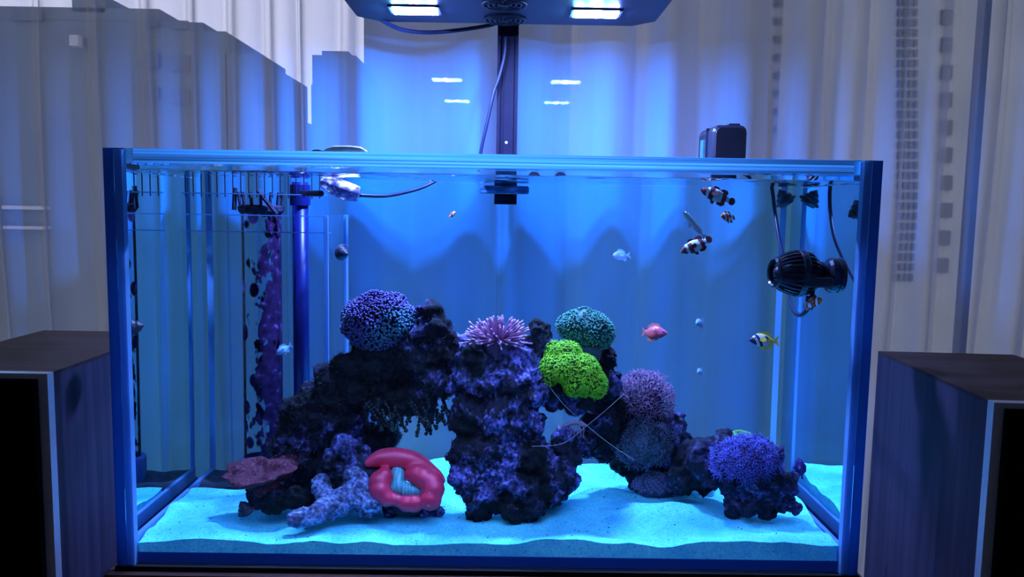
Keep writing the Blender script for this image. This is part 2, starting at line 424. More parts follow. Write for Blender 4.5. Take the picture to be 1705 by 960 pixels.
b = MB(); b.box(-XI, XI, T, DP-0.0005, 0.0005, 0.0135, 0); apart(b, 'bottom_panel', M_EDGE_B)
for y0, y1, face in ((T, T+BW, 1), (DP-T-BW, DP-T, 0)):
    b = MB()
    b.quad((-XI, y0, HT), (XI, y0, HT), (XI, y1, HT), (-XI, y1, HT))
    b.quad((-XI, y1, BR), (XI, y1, BR), (XI, y0, BR), (-XI, y0, BR))
    if face: b.quad((XI, y1, BR), (-XI, y1, BR), (-XI, y1, HT), (XI, y1, HT), 1)
    else: b.quad((-XI, y0, BR), (XI, y0, BR), (XI, y0, HT), (-XI, y0, HT))
    apart(b, 'brace', [G_CLEAR, M_FROST])
# silicone beads
for s in (-1, 1):
    b = MB(); b.box(min(s*XI, s*(XI-0.009)), max(s*XI, s*(XI-0.009)), 0.0008, T+0.003, 0.0005, HT-0.001); apart(b, 'silicone_seam', M_SIL)
    b = MB(); xa = s*(XI-0.0005); xb = s*(XI-0.0075)
    yb = DP-T+0.0
    b.add([(xa, yb, 0.0135), (xb, yb, 0.0135), (xa, yb-0.0085, 0.0135), (xa, yb, BR), (xb, yb, BR), (xa, yb-0.0085, BR)],
          [(0, 2, 1), (3, 4, 5), (0, 1, 4, 3), (1, 2, 5, 4), (2, 0, 3, 5)]); apart(b, 'silicone_seam', M_SIL)
    b = MB(); b.box(min(s*XI, s*(XI-0.006)), max(s*XI, s*(XI-0.006)), T, DP-T, 0.0135, 0.031); apart(b, 'silicone_seam', M_SIL)
# water surface with small ripples
def ripple(x, y):
    return 1.5*0.0011*mnoise.noise(Vector((x*22, y*34, 0.3)))+0.0006*mnoise.noise(Vector((x*60, y*80, 5.1)))
nx, ny = 260, 110; b = MB(); vs = []; fs = []
for j in range(ny+1):
    for i in range(nx+1):
        x = -XI+2*XI*i/nx; y = T+(DP-2*T)*j/ny
        e = min(1.0, min(j, ny-j)/4)
        z = WL+ripple(x, y)*(0.6+0.4*e)
        if j in (0, ny): z += 0.0006
        vs.append((x, y, z))
for j in range(ny):
    for i in range(nx): a = j*(nx+1)+i; fs.append((a, a+1, a+nx+2, a+nx+1))
b.v = vs; b.f = fs; b.m = [0]*len(fs)
M_WATER = clear_pane('water_surface', (0.97, 0.99, 1.0), 1.33)
apart(b, 'water', M_WATER, smooth=True)

# ------------------------------------------------------------------ sand bed
def bump2(x, y, cx, cy, rx, ry): return math.exp(-((x-cx)/rx)**2-((y-cy)/ry)**2)
def sand_z(x, y):
    u = (x+XI)/(2*XI); w = (y-T)/(DP-2*T)
    z = 0.0285+0.005*u + w*(0.0105*(1-u)+0.017*u)
    z += 0.0090*mnoise.noise(Vector((x*12, y*18, 1.7)))+0.0036*mnoise.noise(Vector((x*26, y*30, 4.2)))+0.0007*mnoise.noise(Vector((x*90, y*90, 8)))
    z += 0.016*bump2(x, y, 0.235, 0.125, 0.06, 0.05)+0.010*bump2(x, y, 0.13, 0.16, 0.06, 0.06)-0.006*bump2(x, y, -0.28, 0.085, 0.05, 0.03)
    z += 0.006*bump2(x, y, -0.33, 0.06, 0.05, 0.025)-0.004*bump2(x, y, 0.18, 0.05, 0.05, 0.02)
    return z
def sand_material():
    m, nt, out = newmat('aragonite_sand'); p = N(nt, 'ShaderNodeBsdfPrincipled'); p.inputs['Roughness'].default_value = 0.9
    p.inputs['Specular IOR Level'].default_value = 0.1
    v = coords(nt); n1 = N(nt, 'ShaderNodeTexVoronoi', i_Scale=520.0); nt.links.new(v, n1.inputs['Vector'])
    n2 = N(nt, 'ShaderNodeTexNoise', i_Scale=260.0, i_Detail=3.0); nt.links.new(v, n2.inputs['Vector'])
    n3 = N(nt, 'ShaderNodeTexNoise', i_Scale=17.0, i_Detail=4.0); nt.links.new(v, n3.inputs['Vector'])
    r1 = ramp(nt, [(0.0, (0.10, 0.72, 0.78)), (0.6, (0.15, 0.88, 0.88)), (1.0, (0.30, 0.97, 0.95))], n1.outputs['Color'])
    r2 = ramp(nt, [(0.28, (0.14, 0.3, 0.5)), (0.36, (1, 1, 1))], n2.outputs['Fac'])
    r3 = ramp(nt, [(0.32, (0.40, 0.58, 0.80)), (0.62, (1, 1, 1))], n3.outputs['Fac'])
    m1 = N(nt, 'ShaderNodeMixRGB', blend_type='MULTIPLY', i_Fac=0.85); m2 = N(nt, 'ShaderNodeMixRGB', blend_type='MULTIPLY', i_Fac=0.8)
    nt.links.new(r1.outputs[0], m1.inputs[1]); nt.links.new(r2.outputs[0], m1.inputs[2])
    nt.links.new(m1.outputs[0], m2.inputs[1]); nt.links.new(r3.outputs[0], m2.inputs[2])
    nt.links.new(m2.outputs[0], p.inputs['Base Color'])
    bp = N(nt, 'ShaderNodeBump', i_Strength=0.5, i_Distance=0.0012); nt.links.new(n2.outputs['Fac'], bp.inputs['Height']); nt.links.new(bp.outputs[0], p.inputs['Normal'])
    nt.links.new(p.outputs[0], out.inputs[0]); return m
M_SAND = sand_material()
SX = XI-0.009; BOXY = 0.253; BOXX = -0.236
nx, ny = 240, 110; b = MB(); vs = []; fs = []; idx = {}
def sp(i, j):
    k = (i, j)
    if k not in idx:
        x = -SX+2*SX*i/nx; y = T+0.0008+(DP-2*T-0.002)*j/ny
        idx[k] = len(vs); vs.append((x, y, sand_z(x, y)))
    return idx[k]
keep = lambda i, j: not ((-SX+2*SX*(i+0.5)/nx) < BOXX and (T+(DP-2*T)*(j+0.5)/ny) > BOXY-0.006)
edges = {}
for j in range(ny):
    for i in range(nx):
        if keep(i, j):
            q4 = (sp(i, j), sp(i+1, j), sp(i+1, j+1), sp(i, j+1)); fs.append(q4)
            for e in range(4):
                a, c = q4[e], q4[(e+1) % 4]
                if (c, a) in edges: edges.pop((c, a))
                else: edges[(a, c)] = 1
low = {}
def lowv(i, z=None):
    k = (i, z)
    if k not in low: low[k] = len(vs); vs.append((vs[i][0], vs[i][1], vs[i][2] if z is None else z))
    return low[k]
for a, c in list(edges): fs.append((lowv(c), lowv(a), lowv(a, 0.0138), lowv(c, 0.0138)))
b.v = vs; b.f = fs; b.m = [0]*len(fs)
sand = b.build('sand_bed', M_SAND, smooth=True); tag(sand, 'rippled white coral sand covering the aquarium floor', 'sand', kind='stuff')

# ------------------------------------------------------------------ overflow box (glued into the tank: a part of it)
M_ACRYL = clear_pane('clear_acrylic', (0.84, 0.89, 0.97), 1.12)
M_ACEDGE = edge_mat('acrylic_edge', (0.25, 0.5, 0.8), (0.3, 0.6, 0.9), 0.5)
M_COMB = solid('comb_purple', (0.02, 0.015, 0.06), 0.5)
BX0 = -XI+0.0005; ztop = 0.452
bx = MB(); bx.quad((BX0, BOXY, 0.0135), (BOXX, BOXY, 0.0135), (BOXX, BOXY, ztop), (BX0, BOXY, ztop))
ob = apart(bx, 'overflow_box', M_ACRYL)
def bpart(mb, name, mat):
    o = mb.build(name, mat); o.parent = ob; return o
b = MB(); b.quad((BOXX, BOXY, 0.0135), (BOXX+0.008, DP-T, 0.0135), (BOXX+0.008, DP-T, 0.425), (BOXX, BOXY, 0.425)); bpart(b, 'end_panel', M_ACRYL)
b = MB(); b.box(BOXX-0.005, BOXX+0.001, BOXY-0.002, BOXY+0.003, 0.03, 0.425); bpart(b, 'corner_strip', M_ACEDGE)
b = MB(); b.box(BOXX+0.004, BOXX+0.010, DP-T-0.006, DP-T, 0.03, 0.425); bpart(b, 'corner_strip', M_ACEDGE)
b = MB(); b.box(BX0, BOXX, BOXY-0.001, BOXY+0.002, 0.4225, 0.4240); bpart(b, 'top_rail', M_ACEDGE)
b = MB(); b.box(BX0, BOXX+0.004, BOXY+0.004, BOXY+0.006, 0.3995, 0.4007); bpart(b, 'water_line', M_ACEDGE)
b = MB(); b.box(BX0, BOXX, BOXY-0.0016, BOXY+0.0016, ztop, ztop+0.0015); bpart(b, 'top_rail', M_ACEDGE)
k = 0; x = BX0+0.006; tooth = None
while x < BOXX-0.004:
    if tooth is None:
        b = MB(); b.box(-0.0006, 0.0006, -0.0008, 0.0008, -0.006, 0.0235); tooth = bpart(b, 'comb_tooth', M_COMB)
    else:
        c = tooth.copy(); COL.objects.link(c); tooth_c = c
    (tooth if k == 0 else tooth_c).location = (x, BOXY, 0.4535 + 0.0008*math.sin(k*3.1)); k += 1; x += 0.0109
M_SLUDGE = solid('dark_detritus', (0.03, 0.035, 0.05), 0.9, var=0.6, scale=70)
b = MB(); vs = []; fs = []
for j in range(13):
    for i in range(41):
        xx = BX0+0.004+(BOXX-BX0-0.006)*i/40; yy = BOXY+0.004+(DP-T-BOXY-0.006)*j/12
        vs.append((xx, yy, 0.022+0.010*mnoise.noise(Vector((xx*30, yy*30, 2)))+0.006))
for j in range(12):
    for i in range(40): a = j*41+i; fs.append((a, a+1, a+42, a+41))
b.v = vs; b.f = fs; b.m = [0]*len(fs)
tag(b.build('detritus', M_SLUDGE, smooth=True), 'dark detritus settled on the floor of the overflow box', 'detritus', kind='stuff')

# pipes inside the overflow box
def blotch_pipe_mat():
    m, nt, out = newmat('coralline_acrylic')
    t = N(nt, 'ShaderNodeBsdfTransparent'); t.inputs[0].default_value = (0.90, 0.96, 1, 1)
    g = N(nt, 'ShaderNodeBsdfGlossy'); g.inputs['Roughness'].default_value = 0.05
    d = N(nt, 'ShaderNodeBsdfPrincipled'); d.inputs['Roughness'].default_value = 0.8; d.inputs['Specular IOR Level'].default_value = 0.1
    v = coords(nt, (1, 1, 0.6)); vo = N(nt, 'ShaderNodeTexNoise', i_Scale=34.0, i_Detail=3.0, i_Roughness=0.6); nt.links.new(v, vo.inputs['Vector'])
    v2 = coords(nt); n2 = N(nt, 'ShaderNodeTexNoise', i_Scale=90.0, i_Detail=5.0); nt.links.new(v2, n2.inputs['Vector'])
    r2 = ramp(nt, [(0.35, (0.016, 0.006, 0.03)), (0.60, (0.045, 0.016, 0.075)), (0.76, (0.22, 0.16, 0.36))], n2.outputs['Fac']); nt.links.new(r2.outputs[0], d.inputs['Base Color'])
    sx = N(nt, 'ShaderNodeSeparateXYZ'); tc = N(nt, 'ShaderNodeTexCoord'); nt.links.new(tc.outputs['Object'], sx.inputs[0])
    # more growth towards the right half and towards the base
    gx = N(nt, 'ShaderNodeMath', operation='MULTIPLY'); gx.inputs[1].default_value = 6.5; nt.links.new(sx.outputs['X'], gx.inputs[0])
    gz = N(nt, 'ShaderNodeMath', operation='MULTIPLY_ADD'); gz.inputs[1].default_value = -0.30; gz.inputs[2].default_value = 0.095; nt.links.new(sx.outputs['Z'], gz.inputs[0])
    s1 = N(nt, 'ShaderNodeMath', operation='ADD'); nt.links.new(gx.outputs[0], s1.inputs[0]); nt.links.new(gz.outputs[0], s1.inputs[1])
    s2 = N(nt, 'ShaderNodeMath', operation='ADD'); nt.links.new(vo.outputs['Fac'], s2.inputs[0]); nt.links.new(s1.outputs[0], s2.inputs[1])
    mk = ramp(nt, [(0.535, (0, 0, 0)), (0.565, (1, 1, 1))], s2.outputs[0])
    vv = N(nt, 'ShaderNodeTexVoronoi', i_Scale=30.0); nt.links.new(coords(nt, (1, 1, 0.75)), vv.inputs['Vector'])
    sp_ = ramp(nt, [(0.27, (1, 1, 1)), (0.31, (0, 0, 0))], vv.outputs['Distance'])
    mxx = N(nt, 'ShaderNodeMath', operation='MAXIMUM'); nt.links.new(mk.outputs[0], mxx.inputs[0]); nt.links.new(sp_.outputs[0], mxx.inputs[1]); mk = mxx
    fr = N(nt, 'ShaderNodeFresnel', i_IOR=1.15)
    m1 = N(nt, 'ShaderNodeMixShader'); nt.links.new(fr.outputs[0], m1.inputs[0]); nt.links.new(t.outputs[0], m1.inputs[1]); nt.links.new(g.outputs[0], m1.inputs[2])
    m2 = N(nt, 'ShaderNodeMixShader'); nt.links.new(mk.outputs[0], m2.inputs[0]); nt.links.new(m1.outputs[0], m2.inputs[1]); nt.links.new(d.outputs[0], m2.inputs[2])
    nt.links.new(m2.outputs[0], out.inputs[0]); return m
PX, PY, PR = -0.3445, 0.325, 0.0285
pipe = thing('standpipe', 'wide clear drain pipe blotched with purple coralline algae in overflow box', 'pipe', (PX, PY, 0.02))
b = MB(); b.lathe((0, 0, 0), (0, 0, 1), [(0, PR), (0.405, PR)], 28); b.build('tube', blotch_pipe_mat(), pipe, smooth=True)
m_pvc = solid('blue_pvc', (0.03, 0.10, 0.34), 0.4, var=0.1)
b = MB(); b.lathe((0, 0, 0), (0, 0, 1), [(0, 0.001), (0, 0.036), (0.040, 0.036), (0.043, 0.034), (0.043, PR+0.0005)], 28); b.build('collar', m_pvc, pipe)
m_crust = solid('crusted_plastic', (0.035, 0.03, 0.07), 0.8, var=0.7, scale=180, bump=0.8)
b = MB()
b.lathe((0, 0, 0.405), (0, 0, 1), [(0, PR+0.001), (0.004, PR+0.004), (0.010, PR+0.005), (0.013, PR+0.001)], 20)
for k in range(14):
    a = 2*PI*k/14; c_, s_ = math.cos(a), math.sin(a)
    b.tube([(c_*(PR+0.001), s_*(PR+0.001), 0.415), (c_*(PR+0.004), s_*(PR+0.004), 0.436)], 0.0022, 6)
b.tube([(0.004, -PR-0.006, 0.438), (0.030, -PR-0.004, 0.405)], 0.0034, 6)
b.tube([(-0.034, -PR*0.4, 0.442), (-0.036, -PR*0.4, 0.410)], 0.0034, 6)
b.build('strainer', m_crust, pipe)
m_deep = solid('deep_blue_pvc', (0.006, 0.012, 0.13), 0.35, var=0.15, scale=40)
rp = thing('return_pipe', 'slim dark blue return pipe standing in overflow box right of wide drain pipe', 'pipe', wat(502, 600, 0.33)*1.0)
rp.location.z = 0.02
b = MB(); b.lathe((0, 0, 0), (0, 0, 1), [(0, 0.001), (0, 0.0118), (0.452, 0.0118), (0.452, 0.001)], 20); b.build('tube', m_deep, rp, smooth=True)
b = MB(); b.lathe((0, 0, 0.418), (0, 0, 1), [(0, 0.0118), (0, 0.0150), (0.030, 0.0150), (0.030, 0.0118)], 20); b.build('elbow_joint', m_deep, rp)
# return nozzle
nz = thing('return_nozzle', 'clear duckbill return nozzle crusted with purple algae near the water surface', 'nozzle', wat(565, 315, 0.22))
m_noz, nt, out = newmat('crusted_clear_plastic')
t_ = N(nt, 'ShaderNodeBsdfTransparent'); t_.inputs[0].default_value = (0.85, 0.93, 1, 1)
d_ = N(nt, 'ShaderNodeBsdfPrincipled'); d_.inputs['Roughness'].default_value = 0.5
nn = N(nt, 'ShaderNodeTexNoise', i_Scale=70.0, i_Detail=5.0); nt.links.new(coords(nt), nn.inputs['Vector'])
rr = ramp(nt, [(0.42, (0.10, 0.05, 0.30)), (0.52, (0.3, 0.2, 0.55)), (0.6, (0.85, 0.9, 0.9))], nn.outputs['Fac']); nt.links.new(rr.outputs[0], d_.inputs['Base Color'])
mm = ramp(nt, [(0.36, (0.25, 0.25, 0.25)), (0.46, (0.95, 0.95, 0.95))], nn.outputs['Fac'])
mx = N(nt, 'ShaderNodeMixShader'); nt.links.new(mm.outputs[0], mx.inputs[0]); nt.links.new(t_.outputs[0], mx.inputs[1]); nt.links.new(d_.outputs[0], mx.inputs[2]); nt.links.new(mx.outputs[0], out.inputs[0])
b = MB(); b.tube([(-0.026, 0, 0.009), (-0.022, 0, 0.009), (-0.005, 0, 0.003), (0.012, 0, -0.003), (0.026, 0, -0.006)], [0.004, 0.010, 0.0155, 0.0165, 0.013], 14, flat=0.8); b.build('spout', m_noz, nz, smooth=True)
m_black = solid('black_plastic', (0.010, 0.011, 0.02), 0.35, var=0.2)
b = MB(); b.tube([(-0.024, 0, -0.006), (-0.045, 0.02, -0.006), (-0.062, 0.05, -0.005)], 0.0042, 8); b.build('feed_tube', m_black, nz)
# frosted clip lying on the front brace
cl = thing('rim_clip', 'frosted white plastic clip lying on the front glass rim at left', 'clip', (at(572, 245, 0.045).x, 0.045, HT))
m_frost = solid('frosted_plastic', (0.75, 0.85, 0.88), 0.35, var=0.35, scale=120)
b = MB(); b.tube([(-0.022, 0, 0.004), (-0.012, 0, 0.0052), (0.008, 0, 0.0054), (0.020, 0, 0.0048), (0.028, 0, 0.003)], [0.002, 0.0048, 0.0052, 0.0046, 0.002], 12, flat=0.95); b.build('hook', m_frost, cl, smooth=True)
b = MB(); b.ball((-0.030, 0, 0.0030), (0.009, 0.006, 0.0026)); b.build('tip', m_crust, cl, smooth=True)
# cable of the return pump, under water
def cable(name, label, pts, r, mat, cat='cable'):
    b = MB(); b.tube(smooth_path(pts), r, 8); o = b.build(name, mat, smooth=True); return tag(o, label, cat)
m_cable = solid('dark_blue_cable', (0.008, 0.012, 0.05), 0.4)
cable('underwater_cable', 'dark cable running under the surface right of the nozzle', [wat(598, 325, 0.24), wat(640, 326, 0.26), wat(675, 320, 0.29), wat(705, 311, 0.31), wat(735, 296, 0.335)], 0.0026, m_cable)

# ================================================================== LAMP
m_lamp = solid('lamp_black', (0.012, 0.010, 0.026), 0.4, 0.0, spec=0.18, var=0.1)
lamp = thing('aquarium_lamp', 'black slab LED reef lamp on a clamped post above aquarium', 'lamp', (0.01, 0.40, 0.47))
def lpart(mb, name, mat, smooth=False, parent=None):
    o = mb.build(name, mat, smooth=smooth)
    if parent is None: return base_parent(o, lamp)
    o.parent = parent; o.matrix_parent_inverse = Matrix.Translation(lamp.location).inverted(); return o
LZ = 0.716
lx0, lx1 = -0.212, 0.232; ly0, ly1 = 0.050, 0.306
b = MB()
def lplate(z, inset):
    c = 0.030
    x0, x1, y0, y1 = lx0+inset, lx1-inset, ly0+inset, ly1-inset
    return [(x0, y0+c, z), (x0+c, y0, z), (x1-c, y0, z), (x1, y0+c, z), (x1, y1-c, z), (x1-c, y1, z), (x0+c, y1, z), (x0, y1-c, z)]
rings = [lplate(LZ, 0.003), lplate(LZ+0.003, 0), lplate(LZ+0.017, 0), lplate(LZ+0.022, 0.006)]
vs = [p for r in rings for p in r]; fs = [tuple(reversed(range(8))), tuple(range(24, 32))]
for k in range(3):
    for i in range(8): j = (i+1) % 8; fs.append((k*8+i, k*8+j, k*8+8+j, k*8+8+i))
b.add(vs, fs); house = lpart(b, 'housing', m_lamp)
def led_mat(name, c, s):
    m, nt, out = newmat(name); e = N(nt, 'ShaderNodeEmission'); e.inputs[0].default_value = (*c, 1); e.inputs[1].default_value = s
    nt.links.new(e.outputs[0], out.inputs[0]); return m
m_leds = [led_mat('led_light', tuple(LED_COLOR[i]*t[i] for i in range(3)), LED_POWER) for t in ((0.6, 1.7, 0.95), (0.25, 0.55, 1.15), (3.2, 1.5, 0.8), (0.25, 0.55, 1.15), (0.7, 0.7, 0.95))]
m_bez = solid('lens_bezel', (0.02, 0.02, 0.04), 0.2)
for cx, cyy in ((-0.119, 0.228), (0.137, 0.228)):
    b = MB(); b.box(cx-0.036, cx+0.036, cyy-0.022, cyy+0.022, LZ-0.002, LZ-0.0001)
    lens = lpart(b, 'lens_bezel', m_bez)
    for k in range(5):
        b = MB(); xd = cx-0.0310+0.0124*k; z0, z1, s_ = LZ-0.0036, LZ-0.0020, 0.0016; ya, yb = cyy-0.0165, cyy+0.0165
        b.add([(xd, ya, z0), (xd+0.0124, ya, z0), (xd+0.0124, yb-s_, z0), (xd, yb-s_, z0), (xd, yb, z1), (xd+0.0124, yb, z1)],
              [(0, 3, 2, 1), (3, 2, 5, 4)])
        o = b.build('led_die', m_leds[k]); o.parent = lens; o.matrix_parent_inverse = Matrix.Identity(4)
# fans
for k, (fx, fy) in enumerate(((0.008, 0.185), (0.008, 0.272))):
    b = MB()
    for r in (0.030, 0.023, 0.016, 0.009):
        b.tube([(fx+r*math.cos(a), fy+r*math.sin(a), LZ-0.002) for a in np.linspace(0, 2*PI, 33)], 0.0013, 6, caps=False)
    for a in np.linspace(0, 2*PI, 7)[:-1]:
        b.tube([(fx+r*math.cos(a+r*22), fy+r*math.sin(a+r*22), LZ-0.002) for r in np.linspace(0.004, 0.030, 7)], 0.0012, 6)
    b.lathe((fx, fy, LZ-0.004), (0, 0, 1), [(0, 0.001), (0, 0.006), (0.004, 0.006)], 14)
    lpart(b, 'fan_grille', m_black)
# post with grooves
b = MB()
px0, px1 = -0.0045, 0.0300
b.box(px0, px1, 0.412, 0.430, 0.445, 0.752); post = lpart(b, 'post', m_lamp)
b = MB(); b.box(px0, px0+0.005, 0.4085, 0.412, 0.47, 0.75); b.box(px1-0.005, px1, 0.4085, 0.412, 0.47, 0.75); b.box(px0+0.009, px0+0.011, 0.4105, 0.412, 0.47, 0.75); lpart(b, 'post_rib', m_lamp)
b = MB(); b.lathe((0.0123, 0.4125, 0.5485), (0, -1, 0), [(0, 0.0022), (0.0012, 0.0022), (0.0016, 0.0005)], 12); lpart(b, 'set_screw', m_silver)
b = MB(); b.box(px0+0.004, px1-0.004, 0.20, 0.425, LZ+0.0225, LZ+0.0385); lpart(b, 'arm', m_lamp)
# clamp over the back rim
b = MB(); b.box(-0.020, 0.068, 0.352, 0.372, 0.4865+0.0145, 0.508); b.box(-0.0045, 0.030, 0.372, 0.412, 0.501, 0.509); b.box(-0.0225, 0.0725, 0.335, 0.372, 0.4785, 0.4835); lpart(b, 'clamp_jaw', m_lamp)
b = MB(); b.box(px0, px1, 0.3935, 0.412, 0.445, 0.509); lpart(b, 'clamp_leg', m_lamp)
m_pad = edge_mat('acrylic_pad', (0.12, 0.30, 0.55), (0.10, 0.26, 0.5), 0.5, 0.1, (60, 60, 300))
b = MB(); b.rbox(-0.027, 0.048, 0.3620, 0.3785, 0.4605, 0.4725, 0.003); lpart(b, 'clamp_pad', m_pad)
for kx in (0.0567, 0.0974):
    b = MB(); b.lathe((kx, 0.309, 0.4875), (0, 1, 0), [(0, 0.001), (0, 0.0085), (0.003, 0.0098), (0.012, 0.0098), (0.014, 0.007), (0.014, 0.001)], 18); lpart(b, 'clamp_knob', m_black)
def lcable(name, pts, r):
    b = MB(); b.tube(smooth_path(pts), r, 8); return lpart(b, name, m_cable, True)
lcable('power_cord', [at(668, -6, 0.235), at(632, -6, 0.235), at(616, 4, 0.25), at(620, 17, 0.275), at(640, 36, 0.30), at(672, 50, 0.33), at(715, 54, 0.36), at(765, 50, 0.385), at(815, 42, 0.402), at(835, 34, 0.41)], 0.0034)
lcable('sensor_cord', [at(842, 60, 0.4065), at(840, 90, 0.4055), at(832, 125, 0.404), at(822, 155, 0.402), at(812, 200, 0.402), at(801, 250, 0.402), at(797, 285, 0.402)], 0.0028)

# ================================================================== FEEDER BOX on the back rim
fd = thing('fish_feeder', 'black rounded feeder box standing on the back rim at right', 'feeder', (0.352, 0.33, 0.50))
m_box = solid('feeder_black', (0.016, 0.016, 0.03), 0.30, var=0.15)
m_box2 = solid('feeder_face', (0.006, 0.006, 0.014), 0.5, var=0.2)
b = MB(); b.rbox(-0.0245, 0.028, -0.035, 0.055, 0.012, 0.0705, 0.010); base = b.build('body', m_box, fd, smooth=False)
b = MB(); b.rbox(-0.021, 0.0245, -0.0385, -0.035, 0.015, 0.067, 0.009); b.build('front_cover', m_box2, fd)
b = MB(); b.box(-0.026, 0.0295, -0.002, 0.002, 0.013, 0.0685); b.build('seam_band', m_box2, fd)
b = MB(); b.rbox(0.000, 0.018, -0.030, -0.018, 0.0700, 0.0735, 0.0012); b.build('top_latch', m_box, fd)
b = MB(); b.box(-0.0275, -0.0245, 0.012, 0.030, 0.020, 0.052); b.build('label_strip', solid('teal_label', (0.04, 0.17, 0.2), 0.6), fd)
b = MB(); b.box(-0.028, 0.072, -0.020, 0.054, 0.004, 0.012); b.build('mount_plate', m_box, fd)
b = MB(); b.box(-0.020, 0.016, 0.030, 0.050, 0.0, 0.004); b.box(-0.022, 0.016, -0.026, -0.0165, -0.0135, 0.010); b.build('foot', m_box2, fd)

# ================================================================== WAVE PUMP
pc = wat(1402, 458, 0.087)
PZ = pc.z
pump = thing('wave_pump', 'black caged wave pump held by magnets on the right pane', 'pump', (XI, 0.087, PZ))
m_pump = solid('pump_black', (0.014, 0.014, 0.030), 0.22, var=0.2)
ax = Vector((-0.985, -0.16, 0.03)).normalized()
o0 = Vector((-0.024, 0, 0.001))
b = MB(); b.lathe((-0.0002, 0, 0), (-1, 0, 0), [(0, 0.001), (0, 0.0205), (0.003, 0.0222), (0.0065, 0.0222), (0.0075, 0.0205), (0.0095, 0.0205), (0.0105, 0.0222), (0.0165, 0.0222), (0.020, 0.0195), (0.0215, 0.012), (0.0215, 0.001)], 30)
b.build('magnet_mount', m_pump, pump, smooth=False)
b = MB(); b.lathe(o0, ax, [(0, 0.012), (0.004, 0.016), (0.006, 0.001)], 20); b.build('ball_joint', m_pump, pump)
prof = [(0.006, 0.012), (0.012, 0.0205), (0.020, 0.0265), (0.032, 0.0285), (0.044, 0.0275), (0.056, 0.0235), (0.064, 0.0185)]
b = MB(); u = ax.orthogonal().normalized(); w = ax.cross(u); nr = 26
for k in range(nr):
    a = 2*PI*k/nr; rad = u*math.cos(a)+w*math.sin(a); tan = ax.cross(rad)
    pts = [o0+ax*d+rad*r for d, r in prof]
    vs = []; fs = []
    for p in pts:
        vs += [p-tan*0.0013, p+tan*0.0013, p+tan*0.0013-rad*0.004, p-tan*0.0013-rad*0.004]
    for i in range(len(pts)-1):
        for j in range(4): c = (j+1) % 4; fs.append((i*4+j, i*4+c, i*4+4+c, i*4+4+j))
    b.add(vs, fs)
b.build('cage_ribs', m_pump, pump)
b = MB()
b.lathe(o0, ax, [(0.062, 0.0195), (0.066, 0.0190), (0.068, 0.0165), (0.066, 0.0150), (0.060, 0.0155)], 30)
b.lathe(o0, ax, [(0.029, 0.0288), (0.030, 0.0296), (0.037, 0.0296), (0.038, 0.0288), (0.037, 0.0262), (0.030, 0.0262), (0.029, 0.0288)], 30)
b.build('cage_ring', m_pump, pump)
b = MB(); b.lathe(o0, ax, [(0.005, 0.008), (0.012, 0.0155), (0.034, 0.0185), (0.046, 0.0165), (0.050, 0.010), (0.062, 0.008), (0.066, 0.003), (0.066, 0.0005)], 24); b.build('motor_core', m_box2, pump, smooth=True)
b = MB()
for k in range(3):
    a = 2*PI*k/3; rad = u*math.cos(a)+w*math.sin(a); tan = ax.cross(rad)
    p = o0+ax*0.058; b.add([p+rad*0.006-tan*0.002, p+rad*0.0145-tan*0.004+ax*0.003, p+rad*0.0145+tan*0.005-ax*0.003, p+rad*0.006+tan*0.002, 
                            p+rad*0.006-tan*0.002+ax*0.001, p+rad*0.0145-tan*0.004+ax*0.004, p+rad*0.0145+tan*0.005-ax*0.002, p+rad*0.006+tan*0.002+ax*0.001],
                           [(0,1,2,3),(7,6,5,4),(0,4,5,1),(1,5,6,2),(2,6,7,3),(3,7,4,0)])
b.build('propeller', m_pump, pump)
b = MB(); b.rbox(-0.058, -0.020, -0.0330, -0.0245, -0.0140, -0.0010, 0.0058, seg=5); b.build('bracket_arm', m_box2, pump)
b = MB(); b.tube([(-0.040, -0.004, -0.026), (-0.040, -0.004, -0.034)], 0.006, 10); b.build('cord_gland', m_pump, pump)
def to_p(v): return Vector(v)-Vector((XI, 0.087, PZ))
b = MB(); b.tube(smooth_path([to_p(p) for p in (wat(1262, 282, 0.36), wat(1277, 289, 0.352), wat(1285, 312, 0.345), wat(1290, 350, 0.33), wat(1297, 395, 0.30), wat(1306, 440, 0.25), wat(1313, 490, 0.19), wat(1322, 517, 0.13), wat(1334, 524, 0.10), wat(1346, 512, 0.087), wat(1352, 492, 0.085), wat(1354, 478, 0.085))]), 0.0029, 8)
b.build('power_cord', m_cable, pump, smooth=True)
